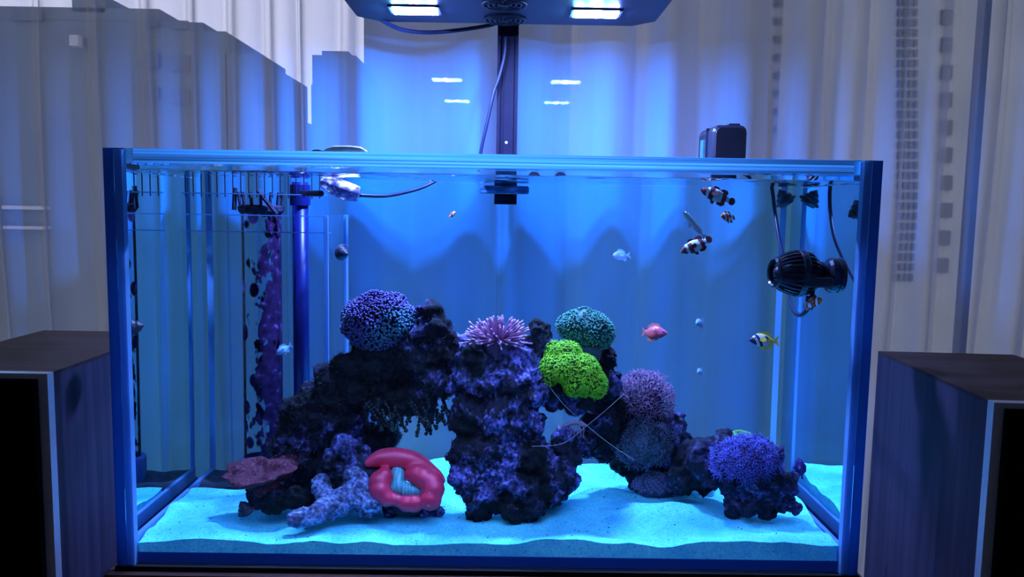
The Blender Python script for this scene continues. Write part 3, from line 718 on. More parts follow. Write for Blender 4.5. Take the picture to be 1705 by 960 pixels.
# ================================================================== LIVE ROCK
def rock_material(name, base, cora, amount, turf):
    m, nt, out = newmat(name); p = N(nt, 'ShaderNodeBsdfPrincipled'); p.inputs['Roughness'].default_value = 0.9; p.inputs['Specular IOR Level'].default_value = 0.15
    v = coords(nt); n1 = N(nt, 'ShaderNodeTexNoise', i_Scale=26.0, i_Detail=6.0, i_Roughness=0.7); nt.links.new(v, n1.inputs['Vector'])
    n2 = N(nt, 'ShaderNodeTexNoise', i_Scale=210.0, i_Detail=4.0); nt.links.new(v, n2.inputs['Vector'])
    n3 = N(nt, 'ShaderNodeTexNoise', i_Scale=13.0, i_Detail=3.0); nt.links.new(v, n3.inputs['Vector'])
    c1 = ramp(nt, [(0.25, tuple(0.4*c for c in base)), (0.7, base)], n2.outputs['Fac'])
    c2 = ramp(nt, [(0.34, tuple(0.14*c for c in cora)), (0.58, tuple(0.8*c for c in cora)), (0.72, tuple(min(1, 1.5*c+0.12) for c in cora))], n2.outputs['Fac'])
    mk = ramp(nt, [(0.50-amount*0.2, (0, 0, 0)), (0.60-amount*0.2, (1, 1, 1))], n1.outputs['Fac'])
    mx = N(nt, 'ShaderNodeMixRGB'); nt.links.new(mk.outputs[0], mx.inputs[0]); nt.links.new(c1.outputs[0], mx.inputs[1]); nt.links.new(c2.outputs[0], mx.inputs[2])
    tk = ramp(nt, [(0.58-turf*0.2, (0, 0, 0)), (0.66-turf*0.2, (1, 1, 1))], n3.outputs['Fac'])
    m2 = N(nt, 'ShaderNodeMixRGB'); m2.inputs[2].default_value = (0.012, 0.016, 0.02, 1)
    nt.links.new(tk.outputs[0], m2.inputs[0]); nt.links.new(mx.outputs[0], m2.inputs[1])
    nt.links.new(m2.outputs[0], p.inputs['Base Color'])
    bp = N(nt, 'ShaderNodeBump', i_Strength=0.9, i_Distance=0.002); nt.links.new(n2.outputs['Fac'], bp.inputs['Height']); nt.links.new(bp.outputs[0], p.inputs['Normal'])
    nt.links.new(p.outputs[0], out.inputs[0]); return m
M_ROCK = rock_material('live_rock', (0.035, 0.035, 0.06), (0.30, 0.28, 0.85), 0.2, 0.3)
M_ROCKD = rock_material('turfed_rock', (0.025, 0.028, 0.04), (0.24, 0.22, 0.70), 0.0, 0.45)
M_ROCKL = rock_material('pale_branch_rock', (0.10, 0.11, 0.20), (0.34, 0.42, 0.78), 0.5, 0.0)
M_ROCKB = rock_material('blue_rock', (0.045, 0.045, 0.08), (0.24, 0.25, 0.68), 0.2, 0.2)
M_ROCKF = rock_material('dark_blue_rock', (0.025, 0.028, 0.05), (0.13, 0.13, 0.36), 0.0, 0.35)
def tex(name, typ, size, **kw):
    t = bpy.data.textures.new(name, typ); t.noise_scale = size
    for k, v in kw.items(): setattr(t, k, v)
    return t
T_BIG = tex('lumps', 'CLOUDS', 0.022, noise_depth=2)
T_LEDGE = tex('ledges', 'CLOUDS', 0.045, noise_depth=1)
T_PIT = tex('pits', 'VORONOI', 0.011, distance_metric='DISTANCE')
T_FIN = tex('grit', 'CLOUDS', 0.0045, noise_depth=3)
DG = None
def evaluated_mesh(o, name):
    dg = bpy.context.evaluated_depsgraph_get(); dg.update()
    me = bpy.data.meshes.new_from_object(o.evaluated_get(dg)); me.name = name; return me
def organic(name, mb, mat, voxel=0.0034, lump=0.018, pit=0.012, grit=0.005, smooth_it=0, parent=None):
    """fuse overlapping balls and tubes into one skin and roughen it"""
    tmp = mb.build('skin_source', mat)
    r = tmp.modifiers.new('r', 'REMESH'); r.mode = 'VOXEL'; r.voxel_size = voxel
    if smooth_it:
        s_ = tmp.modifiers.new('s', 'SMOOTH'); s_.iterations = smooth_it; s_.factor = 0.6
    for t, a in ((T_LEDGE, lump*1.3 if pit > 0.01 else 0), (T_BIG, lump), (T_PIT, pit), (T_FIN, grit)):
        if a:
            d = tmp.modifiers.new('d', 'DISPLACE'); d.texture = t; d.texture_coords = 'GLOBAL'; d.strength = a; d.mid_level = 0.5
    me = evaluated_mesh(tmp, name); old = tmp.data
    bpy.data.objects.remove(tmp); bpy.data.meshes.remove(old)
    me.polygons.foreach_set('use_smooth', [True]*len(me.polygons))
    me.materials.clear(); me.materials.append(mat)
    o = bpy.data.objects.new(name, me); COL.objects.link(o)
    if parent is not None: base_parent(o, parent)
    return o
def balls(lst, sq=1.0, dy=0.0):
    b = MB()
    for px, py, y, r in lst:
        y += dy*min(1, max(0, (px-960)/60)) ; R = r*pxm(y); b.ball(wat(px, py, y), (R, R*sq, R), 14, 9)
    return b
def rock(lst, label, mat, back=0.0, **kw):          # back: how much deeper the right end of the rock lies
    o = organic('live_rock', balls(lst, dy=back), mat, **kw); return tag(o, label, 'rock', 'live rocks of the reef')
arch = rock([(478, 712, .17, 22), (500, 690, .17, 32), (528, 668, .17, 36), (560, 648, .16, 40), (595, 628, .16, 44), (625, 612, .16, 46), (655, 600, .16, 46), (690, 600, .15, 50),
      (640, 655, .15, 34), (672, 655, .15, 36), (700, 655, .14, 34), (728, 630, .14, 38), (715, 560, .14, 34), (716, 528, .14, 19), (730, 545, .13, 22), (742, 580, .13, 26), (610, 580, .16, 26),
      (478, 745, .18, 28), (500, 735, .18, 42), (540, 715, .18, 46), (570, 690, .17, 38), (505, 775, .18, 40), (545, 765, .19, 40), (510, 812, .18, 36), (560, 800, .20, 34)],
     'dark turf-covered arch rock rising at left under the round purple coral', M_ROCKD)
pillar = rock([(768, 578, .14, 24), (792, 592, .13, 34), (830, 596, .13, 36), (866, 602, .13, 32), (775, 625, .13, 34), (815, 640, .12, 44), (860, 640, .12, 42), (890, 650, .12, 34),
      (790, 690, .12, 42), (835, 700, .11, 46), (875, 700, .12, 36), (788, 745, .12, 40), (830, 755, .11, 48), (880, 760, .12, 42), (790, 795, .11, 38), (815, 830, .10, 34),
      (860, 812, .11, 46), (905, 800, .12, 38), (850, 850, .09, 24), (800, 852, .10, 24), (880, 840, .10, 26), (930, 790, .14, 32), (950, 760, .15, 26), (940, 735, .15, 22)],
     'knobbly purple-crusted pillar rock in the middle of the reef', M_ROCK)
right = rock([(905, 655, .13, 28), (930, 650, .13, 30), (965, 655, .13, 36), (1000, 640, .14, 34), (1005, 600, .14, 24), (985, 585, .14, 18), (1010, 680, .14, 34), (1005, 720, .15, 32), (985, 700, .15, 22), (975, 745, .16, 24),
      (1030, 720, .16, 34), (1050, 690, .17, 38), (1065, 740, .17, 42), (1100, 735, .17, 36), (1040, 765, .19, 26), (1075, 785, .18, 34), (1110, 780, .19, 32), (1010, 745, .17, 22)],
     'dark arch rock on the right of pillar holding up the neon green polyps', M_ROCKD, back=0.055)
knob = rock([(898, 550, .13, 16), (882, 572, .13, 15), (906, 576, .13, 17), (896, 595, .13, 16), (915, 556, .135, 10)], 'small purple knob rock standing on the pillar top beside teal coral', M_ROCKB, lump=0.006, voxel=0.003)
mound = rock([(1128, 708, .17, 22), (1120, 730, .17, 30), (1135, 742, .17, 28), (1150, 775, .17, 28), (1120, 790, .18, 30)], 'rounded lavender rock on the slope right of the mauve feathery coral', M_ROCKB, back=0.055)
frag = rock([(1150, 775, .18, 26), (1160, 757, .17, 22), (1180, 752, .155, 24), (1172, 797, .155, 24), (1165, 770, .14, 30), (1190, 785, .13, 34), (1140, 795, .15, 24), (1222, 790, .12, 40), (1262, 800, .11, 42), (1215, 748, .13, 30), (1250, 745, .13, 26), (1290, 815, .11, 34), (1318, 840, .11, 22), (1250, 838, .10, 26), (1285, 845, .10, 24), (1225, 840, .11, 18), (1275, 760, .12, 24)],
     'low rock at the right carrying the purple-blue tufted coral', M_ROCKF)
low = rock([(578, 748, .11, 22), (560, 770, .115, 26), (598, 765, .12, 22), (550, 795, .12, 24), (545, 815, .11, 20), (580, 795, .11, 28), (610, 790, .11, 26), (640, 820, .11, 24), (655, 845, .10, 18), (700, 855, .10, 16), (725, 850, .105, 12)],
     'small blue-crusted boulder beside the red open brain coral', M_ROCKB, lump=0.009)
shelf = rock([(620, 722, .19, 20), (645, 722, .19, 24), (600, 735, .19, 20), (625, 745, .19, 24), (640, 770, .19, 22)], 'dark lump inside the left arch opening', M_ROCKD, lump=0.006)
b = MB(); pts = smooth_path([wat(478, 868, 0.045), wat(505, 862, 0.05), wat(540, 848, 0.06), wat(575, 830, 0.075), wat(600, 808, 0.09), wat(580, 790, 0.10)], 5)
b.tube(pts, list(np.interp(np.linspace(0, 1, len(pts)), [0, .2, .6, 1], [0.009, 0.012, 0.018, 0.015])), 10)
b.tube(smooth_path([wat(560, 840, 0.065), wat(530, 812, 0.085), wat(548, 800, 0.09)], 4), 0.011, 10); b.ball(wat(610, 835, 0.08), 0.021, 12, 8)
tag(organic('branch_rock', b, M_ROCKL, voxel=0.003, lump=0.006, pit=0.006, grit=0.003), 'pale blue branch-shaped rock lying on the sand at front left', 'rock', 'live rocks of the reef')
b = MB()
for q in ((430, 818, .10, 22), (455, 825, .10, 26), (485, 826, .11, 24), (510, 830, .11, 18), (425, 838, .09, 10)): b.ball(wat(*q[:3]), q[3]*pxm(q[2]), 14, 9)
basr = tag(organic('live_rock', b, M_ROCKD, lump=0.008), 'dark base rock under the maroon plating coral', 'rock', 'live rocks of the reef')
# bubble algae dangling under the left arch, as part of that rock
M_ALG = solid('black_bead_algae', (0.012, 0.018, 0.022), 0.5, var=0.5, scale=90)
b = MB()
rs = random.Random(3)
for k in range(60):
    px = rs.uniform(600, 738); top = 672+0.02*(px-600); p = wat(px, top+rs.uniform(-12, 12), rs.uniform(.11, .17)); L = rs.randint(3, 9)
    d = Vector((rs.uniform(-.3, .9), rs.uniform(-.5, .3), -1)).normalized()
    for i in range(L):
        b.ball(p, rs.uniform(.0020, .0034), 6, 4); p = p+d*0.0045+Vector((rs.uniform(-1, 1), rs.uniform(-1, 1), 0))*0.0012
stuff(b.build('bead_algae', M_ALG, arch, smooth=True))
def surface_points(o, n, test=lambda p, nr: True, seed=1):
    rr_ = random.Random(seed); me = o.data; out = []; np_ = len(me.polygons)
    tries = 0
    while len(out) < n and tries < n*60:
        tries += 1; f = me.polygons[rr_.randrange(np_)]
        if test(f.center, f.normal):
            tg = f.normal.orthogonal().normalized(); q = tg*rr_.uniform(-.0018, .0018)+f.normal.cross(tg)*rr_.uniform(-.0018, .0018)
            out.append((f.center+q, Vector(f.normal)))
    return out
M_TURF = solid('hair_algae', (0.02, 0.035, 0.035), 0.8, var=0.6, scale=60)
def turf(o, n, L, seed, test=lambda p, nr: True):
    b = MB(); rr_ = random.Random(seed)
    for p, nr in surface_points(o, n, test, seed):
        d = (nr+Vector((rr_.uniform(-.7, .7), rr_.uniform(-.7, .7), rr_.uniform(-.5, .6)))).normalized()
        l = L*rr_.uniform(.5, 1.3); t = d.orthogonal().normalized()*0.0005; u = d.cross(t)
        b.add([p-d*0.001+t, p-d*0.001-t*0.5+u, p-d*0.001-t*0.5-u, p+d*l], [(0, 1, 3), (1, 2, 3), (2, 0, 3)])
    return stuff(b.build('turf_algae', M_TURF, o))
turf(arch, 4200, 0.008, 11, lambda p, n: p.x < -0.17 or n.z < 0.15); turf(right, 2600, 0.006, 12); turf(pillar, 2600, 0.005, 13, lambda p, n: n.z < 0.5); turf(basr, 500, 0.004, 14); turf(shelf, 900, 0.006, 15)

# ================================================================== CORALS
def fluo(name, col, tip=None, rough=0.5, scale=120, var=0.25, axis=None):
    return solid(name, col, rough, var=var, scale=scale)
def polyp_mesh(pts, L, r, mat_i_stem=0, mat_i_tip=1, n=6, tip=1.25, jitter=0.25, seed=2, droop=0.0, head=0.35):
    b = MB(); rr_ = random.Random(seed)
    for p, nr in pts:
        d = (nr+Vector((rr_.uniform(-1, 1), rr_.uniform(-1, 1), rr_.uniform(-1, 1)))*jitter).normalized()
        l = L*rr_.uniform(.75, 1.2); e = d+Vector((0, 0, -droop)); e.normalize()
        q = [p-d*0.001, p+d*l*0.5, p+d*l*0.5+e*l*(0.5-head*0.5)]
        b.tube(q, [r*0.8, r*0.75, r*0.8], n, caps=False, mi=mat_i_stem)
        b.ball(q[2]+e*r*0.5, r*tip, n, 4, mi=mat_i_tip)
    return b
def ell_points(c, rx, ry, rz, n, zmin=-0.5, noise_a=0.15, rot=None, seed=0):
    c = Vector(c); out = []
    for q in fib(n, zmin):
        k = 1+noise_a*mnoise.noise(q*2.2+Vector((seed, 0, 0)))
        p = Vector((q.x*rx, q.y*ry, q.z*rz))*k; nr = Vector((q.x/rx, q.y/ry, q.z/rz)).normalized()
        if rot: p = rot @ p; nr = rot @ nr
        out.append((c+p, nr))
    return out
# round hammer-type coral, left
c = wat(632, 535, 0.15); s = pxm(0.15)
cor = thing('frogspawn_coral', 'large round purple coral of tightly packed bead tips on left arch', 'coral', (c.x, c.y, c.z-0.05))
b = MB(); b.ball(c, (50*s, 46*s, 38*s), 20, 14); b.tube([c-Vector((0, 0, 0.062)), c], [0.018, 0.030], 14)
base_parent(organic('skeleton', b, solid('coral_underside', (0.03, 0.025, 0.04), 0.8, var=0.5), lump=0.008, pit=0.003, grit=0.002), cor)
m_fs = solid('bead_stem', (0.025, 0.02, 0.06), 0.5); 
m_ft, nt, out = newmat('bead_tip'); p_ = N(nt, 'ShaderNodeBsdfPrincipled'); p_.inputs['Roughness'].default_value = 0.4
nn = N(nt, 'ShaderNodeTexNoise', i_Scale=16.0, i_Detail=3.0); nt.links.new(coords(nt), nn.inputs['Vector'])
r_ = ramp(nt, [(0.35, (0.08, 0.05, 0.24)), (0.5, (0.14, 0.11, 0.38)), (0.68, (0.06, 0.26, 0.36))], nn.outputs['Fac']); nt.links.new(r_.outputs[0], p_.inputs['Base Color']); nt.links.new(p_.outputs[0], out.inputs[0])
o = polyp_mesh(ell_points(c, 56*s, 50*s, 43*s, 2300, -0.95, 0.16), 0.0060, 0.0011, tip=1.5, jitter=0.4, seed=4).build('polyp_tips', [m_fs, m_ft], smooth=True); stuff(base_parent(o, cor))
# torch / anemone with pink tentacles
c = wat(829, 566, 0.12); s = pxm(0.12)
an = thing('torch_coral', 'pink coral with long thin waving tentacles on the pillar top', 'coral', (c.x, c.y, c.z-0.02))
b = MB(); b.lathe(c+Vector((0, 0, -0.024)), (0, 0, 1), [(0, 0.014), (0.010, 0.016), (0.020, 0.020), (0.026, 0.017), (0.028, 0.001)], 18); base_parent(b.build('column', solid('anemone_column', (0.12, 0.07, 0.16), 0.6), smooth=True), an)
m_t1 = solid('tentacle_pink', (0.36, 0.15, 0.30), 0.4, var=0.2); m_t2 = solid('tentacle_tip', (0.80, 0.42, 0.60), 0.35)
b = MB(); rs = random.Random(5)
for k, q in enumerate(fib(150, -0.25)):
    d = Vector((q.x, q.y*0.9, q.z)).normalized(); L = rs.uniform(0.021, 0.030)*(0.85+0.25*abs(q.x))
    side = Vector((rs.uniform(-1, 1), rs.uniform(-1, 1), rs.uniform(-.4, .9)))*0.35
    p0 = c+Vector((d.x*0.013, d.y*0.012, d.z*0.006)); pts = [p0+d*(L*t)+side*(L*t*t*0.6) for t in (0, .3, .6, .85)]
    b.tube(pts, [0.0014, 0.0013, 0.0011, 0.0010], 6, caps=False); e = (pts[-1]-pts[-2]).normalized()
    b.tube([pts[-1], pts[-1]+e*L*0.15], [0.0011, 0.0012], 6, mi=1); b.ball(pts[-1]+e*L*0.15, 0.0013, 6, 4, mi=1)
o = b.build('tentacles', [m_t1, m_t2], smooth=True); stuff(base_parent(o, an))
# teal polyp head
s = pxm(0.15); c = wat(976, 549, 0.15)
te = thing('teal_polyp_coral', 'teal green rounded coral head with tiny polyps at the reef top right', 'coral', (c.x, c.y, c.z-0.03))
bl = [(960, 545, .15, 27), (985, 550, .15, 30), (998, 556, .15, 24), (972, 535, .15, 20), (945, 540, .15, 16), (985, 572, .15, 14)]
hd = organic('head', balls(bl), solid('teal_tissue', (0.02, 0.12, 0.10), 0.6, var=0.3), voxel=0.003, lump=0.007, pit=0.0, grit=0.001, smooth_it=3); base_parent(hd, te)
o = polyp_mesh(surface_points(hd, 1500, lambda p, n: True, 6), 0.0028, 0.00085, seed=6, n=5).build('polyps', [solid('teal_stem', (0.03, 0.18, 0.15), 0.6), solid('teal_tip', (0.10, 0.44, 0.33), 0.5)], smooth=True); stuff(base_parent(o, te))
b = MB(); b.tube([wat(985, 600, .15), wat(982, 575, .15)], [0.012, 0.018], 12); base_parent(b.build('stalk', solid('teal_stalk', (0.05, 0.10, 0.12), 0.7), smooth=True), te)
# green star polyps
gs = thing('green_star_polyps', 'neon green mat of star polyps spilling down the arch rock', 'coral', wat(955, 660, 0.12))
bl = [(925, 588, .118, 17), (945, 590, .115, 20), (922, 612, .11, 20), (945, 612, .108, 26), (970, 618, .108, 26), (985, 635, .11, 22), (960, 635, .105, 22), (990, 645, .11, 16), (915, 628, .108, 12), (978, 645, .108, 14)]
hd = organic('mat', balls(bl), solid('green_mat', (0.04, 0.13, 0.02), 0.8, var=0.5), voxel=0.003, lump=0.007, pit=0, grit=0.002, smooth_it=2); base_parent(hd, gs)
m_g1 = solid('neon_stem', (0.08, 0.55, 0.01), 0.6, var=0.3); m_g2 = solid('neon_green', (0.38, 1.0, 0.015), 0.5, var=0.25, scale=200)
b = MB(); rs = random.Random(8)
for p, nr in surface_points(hd, 3000, lambda p, n: n.y < 0.4, 8):
    d = (nr+Vector((rs.uniform(-.4, .4), rs.uniform(-.4, .4), rs.uniform(-.2, .5)))).normalized(); l = rs.uniform(.0020, .0050); t = d.orthogonal().normalized(); w_ = d.cross(t)
    tipc = p+d*l; a0 = rs.uniform(0, 6)
    b.tube([p, tipc], [0.0004, 0.0005], 3, caps=False)
    for k in range(5):
        a = a0+2*PI*k/5; e = t*math.cos(a)+w_*math.sin(a); f_ = d.cross(e)*0.0004
        b.add([tipc+f_, tipc-f_, tipc+e*0.0016+d*0.0008], [(0, 1, 2)], 1)
o = b.build('star_polyps', [m_g1, m_g2]); stuff(base_parent(o, gs))
# feathery xenia (pink lavender) and mushrooms below it
def feather_tuft(b, p, nr, L, r, arms, rs, mi=0, mj=1):
    b.tube([p-nr*0.002, p+nr*L*0.5, p+nr*L], [r, r*0.8, r*0.7], 5, mi=mi)
    t = nr.orthogonal().normalized(); w_ = nr.cross(t); a0 = rs.uniform(0, 6)
    for k in range(arms):
        a = a0+2*PI*k/arms; e = t*math.cos(a)+w_*math.sin(a); q = p+nr*L
        m1 = q+(e*0.75+nr*0.6)*L*0.5; m2 = q+(e*1.1+nr*0.75)*L*0.85
        b.tube([q, m1, m2], [r*0.45, r*0.42, r*0.35], 4, caps=True, mi=mj)
c = wat(1068, 668, 0.205); s = pxm(0.205); rs = random.Random(9)
xe = thing('xenia_coral', 'mauve feathery coral cluster on the right slope', 'coral', (c.x, c.y, c.z-0.03))
b = MB(); b.ball(c, (36*s, 32*s, 36*s), 16, 10); b.ball(c+Vector((0.012, 0, -0.03)), 30*s, 16, 10)
base_parent(organic('base', b, solid('xenia_base', (0.04, 0.02, 0.06), 0.7, var=0.4), lump=0.008, pit=0.003, grit=0.002), xe)
b = MB()
for p, nr in ell_points(c+Vector((0.002, 0, 0.0)), 37*s, 34*s, 36*s, 150, -0.5, 0.15): feather_tuft(b, p, (nr+Vector((0, 0, .35))).normalized(), rs.uniform(.007, .011), 0.0009, 7, rs)
stuff(base_parent(b.build('feather_polyps', [solid('xenia_stalk', (0.07, 0.03, 0.09), 0.6), solid('xenia_tip', (0.30, 0.14, 0.26), 0.5, var=0.5)], smooth=True), xe))
c2 = wat(1072, 738, 0.188); s = pxm(0.188)
mu = thing('mushroom_coral', 'dull teal and lavender fringed polyp coral below the mauve feathery cluster', 'coral', (c2.x, c2.y, c2.z-0.03))
b = MB(); b.ball(c2, (36*s, 26*s, 34*s), 16, 10); base_parent(organic('base', b, solid('mushroom_teal', (0.03, 0.10, 0.13), 0.7, var=0.5, scale=40), lump=0.022, pit=0.005, grit=0.003), mu)
b = MB()
for p, nr in ell_points(c2, 37*s, 28*s, 35*s, 280, -0.8, 0.25): feather_tuft(b, p, nr, rs.uniform(.004, .008), 0.0008, 6, rs)
stuff(base_parent(b.build('feather_polyps', [solid('mush_stalk', (0.03, 0.05, 0.08), 0.6), solid('mush_tip', (0.12, 0.15, 0.24), 0.5, var=0.6)], smooth=True), mu))
# zoanthid patch
c = wat(1090, 806, 0.20); rs = random.Random(12)
zo = thing('zoanthid_patch', 'small bluish cushion of tiny polyps on the sand under right slope', 'coral', (c.x, c.y, c.z-0.02))
s = pxm(0.20); b = MB(); b.ball(c-Vector((0, 0, .006)), (30*s, 22*s, 20*s), 16, 10); base_parent(organic('base', b, solid('zoa_base', (0.06, 0.06, 0.12), 0.8), lump=0.005, pit=0.002, grit=0.001), zo)
b = MB()
for p, nr in ell_points(c-Vector((0, 0, .006)), 31*s, 23*s, 22*s, 150, 0.0, 0.15): feather_tuft(b, p, nr, rs.uniform(.003, .005), 0.0007, 6, rs)
stuff(base_parent(b.build('polyps', [solid('zoa_stem', (0.14, 0.12, 0.28), 0.6), solid('zoa_tip', (0.34, 0.34, 0.56), 0.5)], smooth=True), zo))
# blue tufted coral right
c = wat(1242, 770, 0.105); s = pxm(0.105); rs = random.Random(14)
bt = thing('tufted_coral', 'purple-blue coral of dense feathery tufts on the low right rock', 'coral', (c.x, c.y, c.z-0.03))
b = MB(); b.ball(c, (42*s, 30*s, 30*s), 16, 10); base_parent(organic('base', b, solid('tuft_base', (0.03, 0.02, 0.09), 0.8), lump=0.010, pit=0.003, grit=0.002), bt)
b = MB()
for p, nr in ell_points(c, 43*s, 31*s, 30*s, 240, -0.55, 0.25):
    feather_tuft(b, p, (nr+Vector((rs.uniform(-.3, .3), rs.uniform(-.3, .3), .25))).normalized(), rs.uniform(.006, .010), 0.0009, 8, rs)
stuff(base_parent(b.build('tufts', [solid('tuft_stalk', (0.04, 0.03, 0.16), 0.6), solid('tuft_tip', (0.11, 0.11, 0.48), 0.5, var=0.4)], smooth=True), bt))
# small green patch behind it
c = wat(1232, 728, 0.13); s = pxm(0.13)
sg = thing('green_polyp_patch', 'small green polyp patch peeking over the purple-blue tufted coral', 'coral', (c.x, c.y, c.z-0.01))
b = MB(); b.ball(c, (20*s, 16*s, 9*s), 14, 8); hd = base_parent(organic('mat', b, solid('patch_mat', (0.03, 0.10, 0.05), 0.8), voxel=0.003, lump=0.003, pit=0, grit=0.001), sg)
stuff(base_parent(polyp_mesh(surface_points(hd, 350, lambda p, n: n.z > -0.2, 15), 0.0025, 0.0007, seed=15, n=5).build('polyps', [solid('patch_stem', (0.05, 0.25, 0.08), 0.6), solid('patch_tip', (0.20, 0.60, 0.16), 0.5)], smooth=True), sg))
# plating coral
c = wat(437, 790, 0.10); s = pxm(0.10)
mo = thing('plating_coral', 'maroon plating coral with a bumpy top and pale thin rim at left', 'coral', (c.x, c.y, c.z-0.03))
def plate(c, R, tilt, seed, zr, up=0.012):
    b = MB(); na, nr_ = 64, 14; vs = []; fs = []
    for side in (0, 1):
        for i in range(nr_+1):
            for j in range(na):
                a = 2*PI*j/na; q = i/nr_
                rim = 1+0.10*math.sin(3*a+seed)+0.07*math.sin(7*a+seed*2)+0.03*math.sin(13*a)
                r = R*q*rim; z = up*(q**2.2)-0.004*(1-q)*0
                bump = 0.0045*mnoise.noise(Vector((r*math.cos(a)*60, r*math.sin(a)*60, seed)))+0.0022*mnoise.noise(Vector((r*math.cos(a)*190, r*math.sin(a)*190, seed)))
                if side == 0: z += (bump+0.002)*(1-q**6)*1.7 + 0.020*max(0, mnoise.noise(Vector((r*math.cos(a)*28, r*math.sin(a)*28, seed+9))))*(1-q**4)
                else: z += -0.0022-0.010*(1-q)**1.5
                p = Vector((r*math.cos(a), r*math.sin(a)*0.85, z)); vs.append(c+tilt @ p)
    off = (nr_+1)*na
    for side in (0, 1):
        for i in range(nr_):
            for j in range(na):
                a = side*off+i*na+j; d = side*off+i*na+(j+1) % na
                f = (a, d, d+na, a+na); fs.append(tuple(reversed(f)) if side == 0 else f)
    for j in range(na):
        a = nr_*na+j; d = nr_*na+(j+1) % na; fs.append((a, a+off, d+off, d))
    b.add(vs, fs); return b
m_mo, nt, out = newmat('maroon_plate'); p_ = N(nt, 'ShaderNodeBsdfPrincipled'); p_.inputs['Roughness'].default_value = 0.7
nn = N(nt, 'ShaderNodeTexNoise', i_Scale=300.0, i_Detail=4.0); nt.links.new(coords(nt), nn.inputs['Vector'])
r_ = ramp(nt, [(0.3, (0.035, 0.002, 0.008)), (0.55, (0.11, 0.008, 0.026)), (0.74, (0.34, 0.05, 0.12))], nn.outputs['Fac']); nt.links.new(r_.outputs[0], p_.inputs['Base Color'])
bp = N(nt, 'ShaderNodeBump', i_Strength=1.0, i_Distance=0.002); nt.links.new(nn.outputs['Fac'], bp.inputs['Height']); nt.links.new(bp.outputs[0], p_.inputs['Normal']); nt.links.new(p_.outputs[0], out.inputs[0])
R1 = Matrix.Rotation(math.radians(14), 3, 'X') @ Matrix.Rotation(math.radians(-4), 3, 'Y')
base_parent(plate(wat(430, 796, 0.10), 0.045, R1, 1.0, 0).build('plate', m_mo, smooth=True), mo)
base_parent(plate(wat(462, 790, 0.13), 0.034, Matrix.Rotation(math.radians(20), 3, 'X') @ Matrix.Rotation(math.radians(-14), 3, 'Y'), 4.0, 0).build('plate', m_mo, smooth=True), mo)
b = MB(); b.tube([wat(440, 828, 0.10), wat(438, 800, 0.10)], [0.014, 0.024], 12); base_parent(b.build('stem', m_mo, smooth=True), mo)
# open brain coral: fleshy red lobed rim folded round a teal mouth
br = thing('open_brain_coral', 'bright red fleshy open brain coral with a teal centre', 'coral', wat(675, 855, 0.085))
m_red, nt, out = newmat('red_flesh'); p_ = N(nt, 'ShaderNodeBsdfPrincipled'); p_.inputs['Roughness'].default_value = 0.38
p_.inputs['Subsurface Weight'].default_value = 0.0
nn = N(nt, 'ShaderNodeTexNoise', i_Scale=30.0, i_Detail=3.0); nt.links.new(coords(nt), nn.inputs['Vector'])
r_ = ramp(nt, [(0.3, (0.95, 0.03, 0.09)), (0.6, (1.0, 0.05, 0.13)), (0.8, (1.0, 0.10, 0.28))], nn.outputs['Fac'])
n2 = N(nt, 'ShaderNodeTexNoise', i_Scale=330.0, i_Detail=2.0); nt.links.new(coords(nt), n2.inputs['Vector'])
wk = ramp(nt, [(0.70, (0, 0, 0)), (0.74, (1, 1, 1))], n2.outputs['Fac'])
mxr = N(nt, 'ShaderNodeMixRGB'); mxr.inputs[2].default_value = (0.95, 0.45, 0.45, 1); nt.links.new(wk.outputs[0], mxr.inputs[0]); nt.links.new(r_.outputs[0], mxr.inputs[1])
nt.links.new(mxr.outputs[0], p_.inputs['Base Color']); nt.links.new(p_.outputs[0], out.inputs[0])
def chain(b, lst, y_of, k=6):
    pts = smooth_path([Vector((q[0], q[1], q[2])) for q in lst], k); 
    for q in pts: pass
    return pts
b = MB()
def lobes(lst):
    P = smooth_path([Vector((q[0], q[1], q[2]*1000)) for q in lst], 5); R = smooth_path([Vector((q[3], 0, 0)) for q in lst], 5)
    for q, r in zip(P, R):
        y = q.z/1000; b.ball(wat(q.x, q.y, y), r.x*pxm(y), 12, 8)
# lower rim with scalloped lobes, the two inward curls, and the flap behind
for q in ((632, 802, .080, 20), (633, 817, .074, 20), (644, 829, .071, 16), (640, 792, .084, 16), (660, 832, .070, 12), (676, 838, .068, 15), (690, 838, .068, 16), (704, 834, .069, 12),
          (717, 831, .069, 20), (722, 814, .073, 20), (720, 804, .077, 20), (707, 796, .081, 20), (694, 790, .085, 18), (684, 790, .086, 13)):
    b.ball(wat(*q[:3]), q[3]*pxm(q[2]), 14, 10)
lobes([(613, 771, .094, 8), (630, 764, .101, 15), (650, 763, .105, 19), (673, 765, .106, 20), (696, 771, .105, 17), (713, 781, .103, 13), (729, 791, .100, 9), (738, 801, .097, 5)])
lobes([(640, 776, .108, 12), (665, 780, .110, 13), (690, 783, .108, 11)])
base_parent(organic('rim', b, m_red, voxel=0.0016, lump=0.001, pit=0, grit=0, smooth_it=16), br)
m_teal, nt, out = newmat('teal_mouth'); p_ = N(nt, 'ShaderNodeBsdfPrincipled'); p_.inputs['Roughness'].default_value = 0.45
wv = N(nt, 'ShaderNodeTexWave', i_Scale=75.0, i_Distortion=14.0, i_Detail=3.0); nt.links.new(coords(nt, (1, .25, .25)), wv.inputs['Vector'])
r_ = ramp(nt, [(0.2, (0.10, 0.46, 0.50)), (0.75, (0.12, 0.54, 0.57)), (0.98, (0.32, 0.74, 0.74))], wv.outputs['Fac']); nt.links.new(r_.outputs[0], p_.inputs['Base Color']); nt.links.new(p_.outputs[0], out.inputs[0])
b = MB()
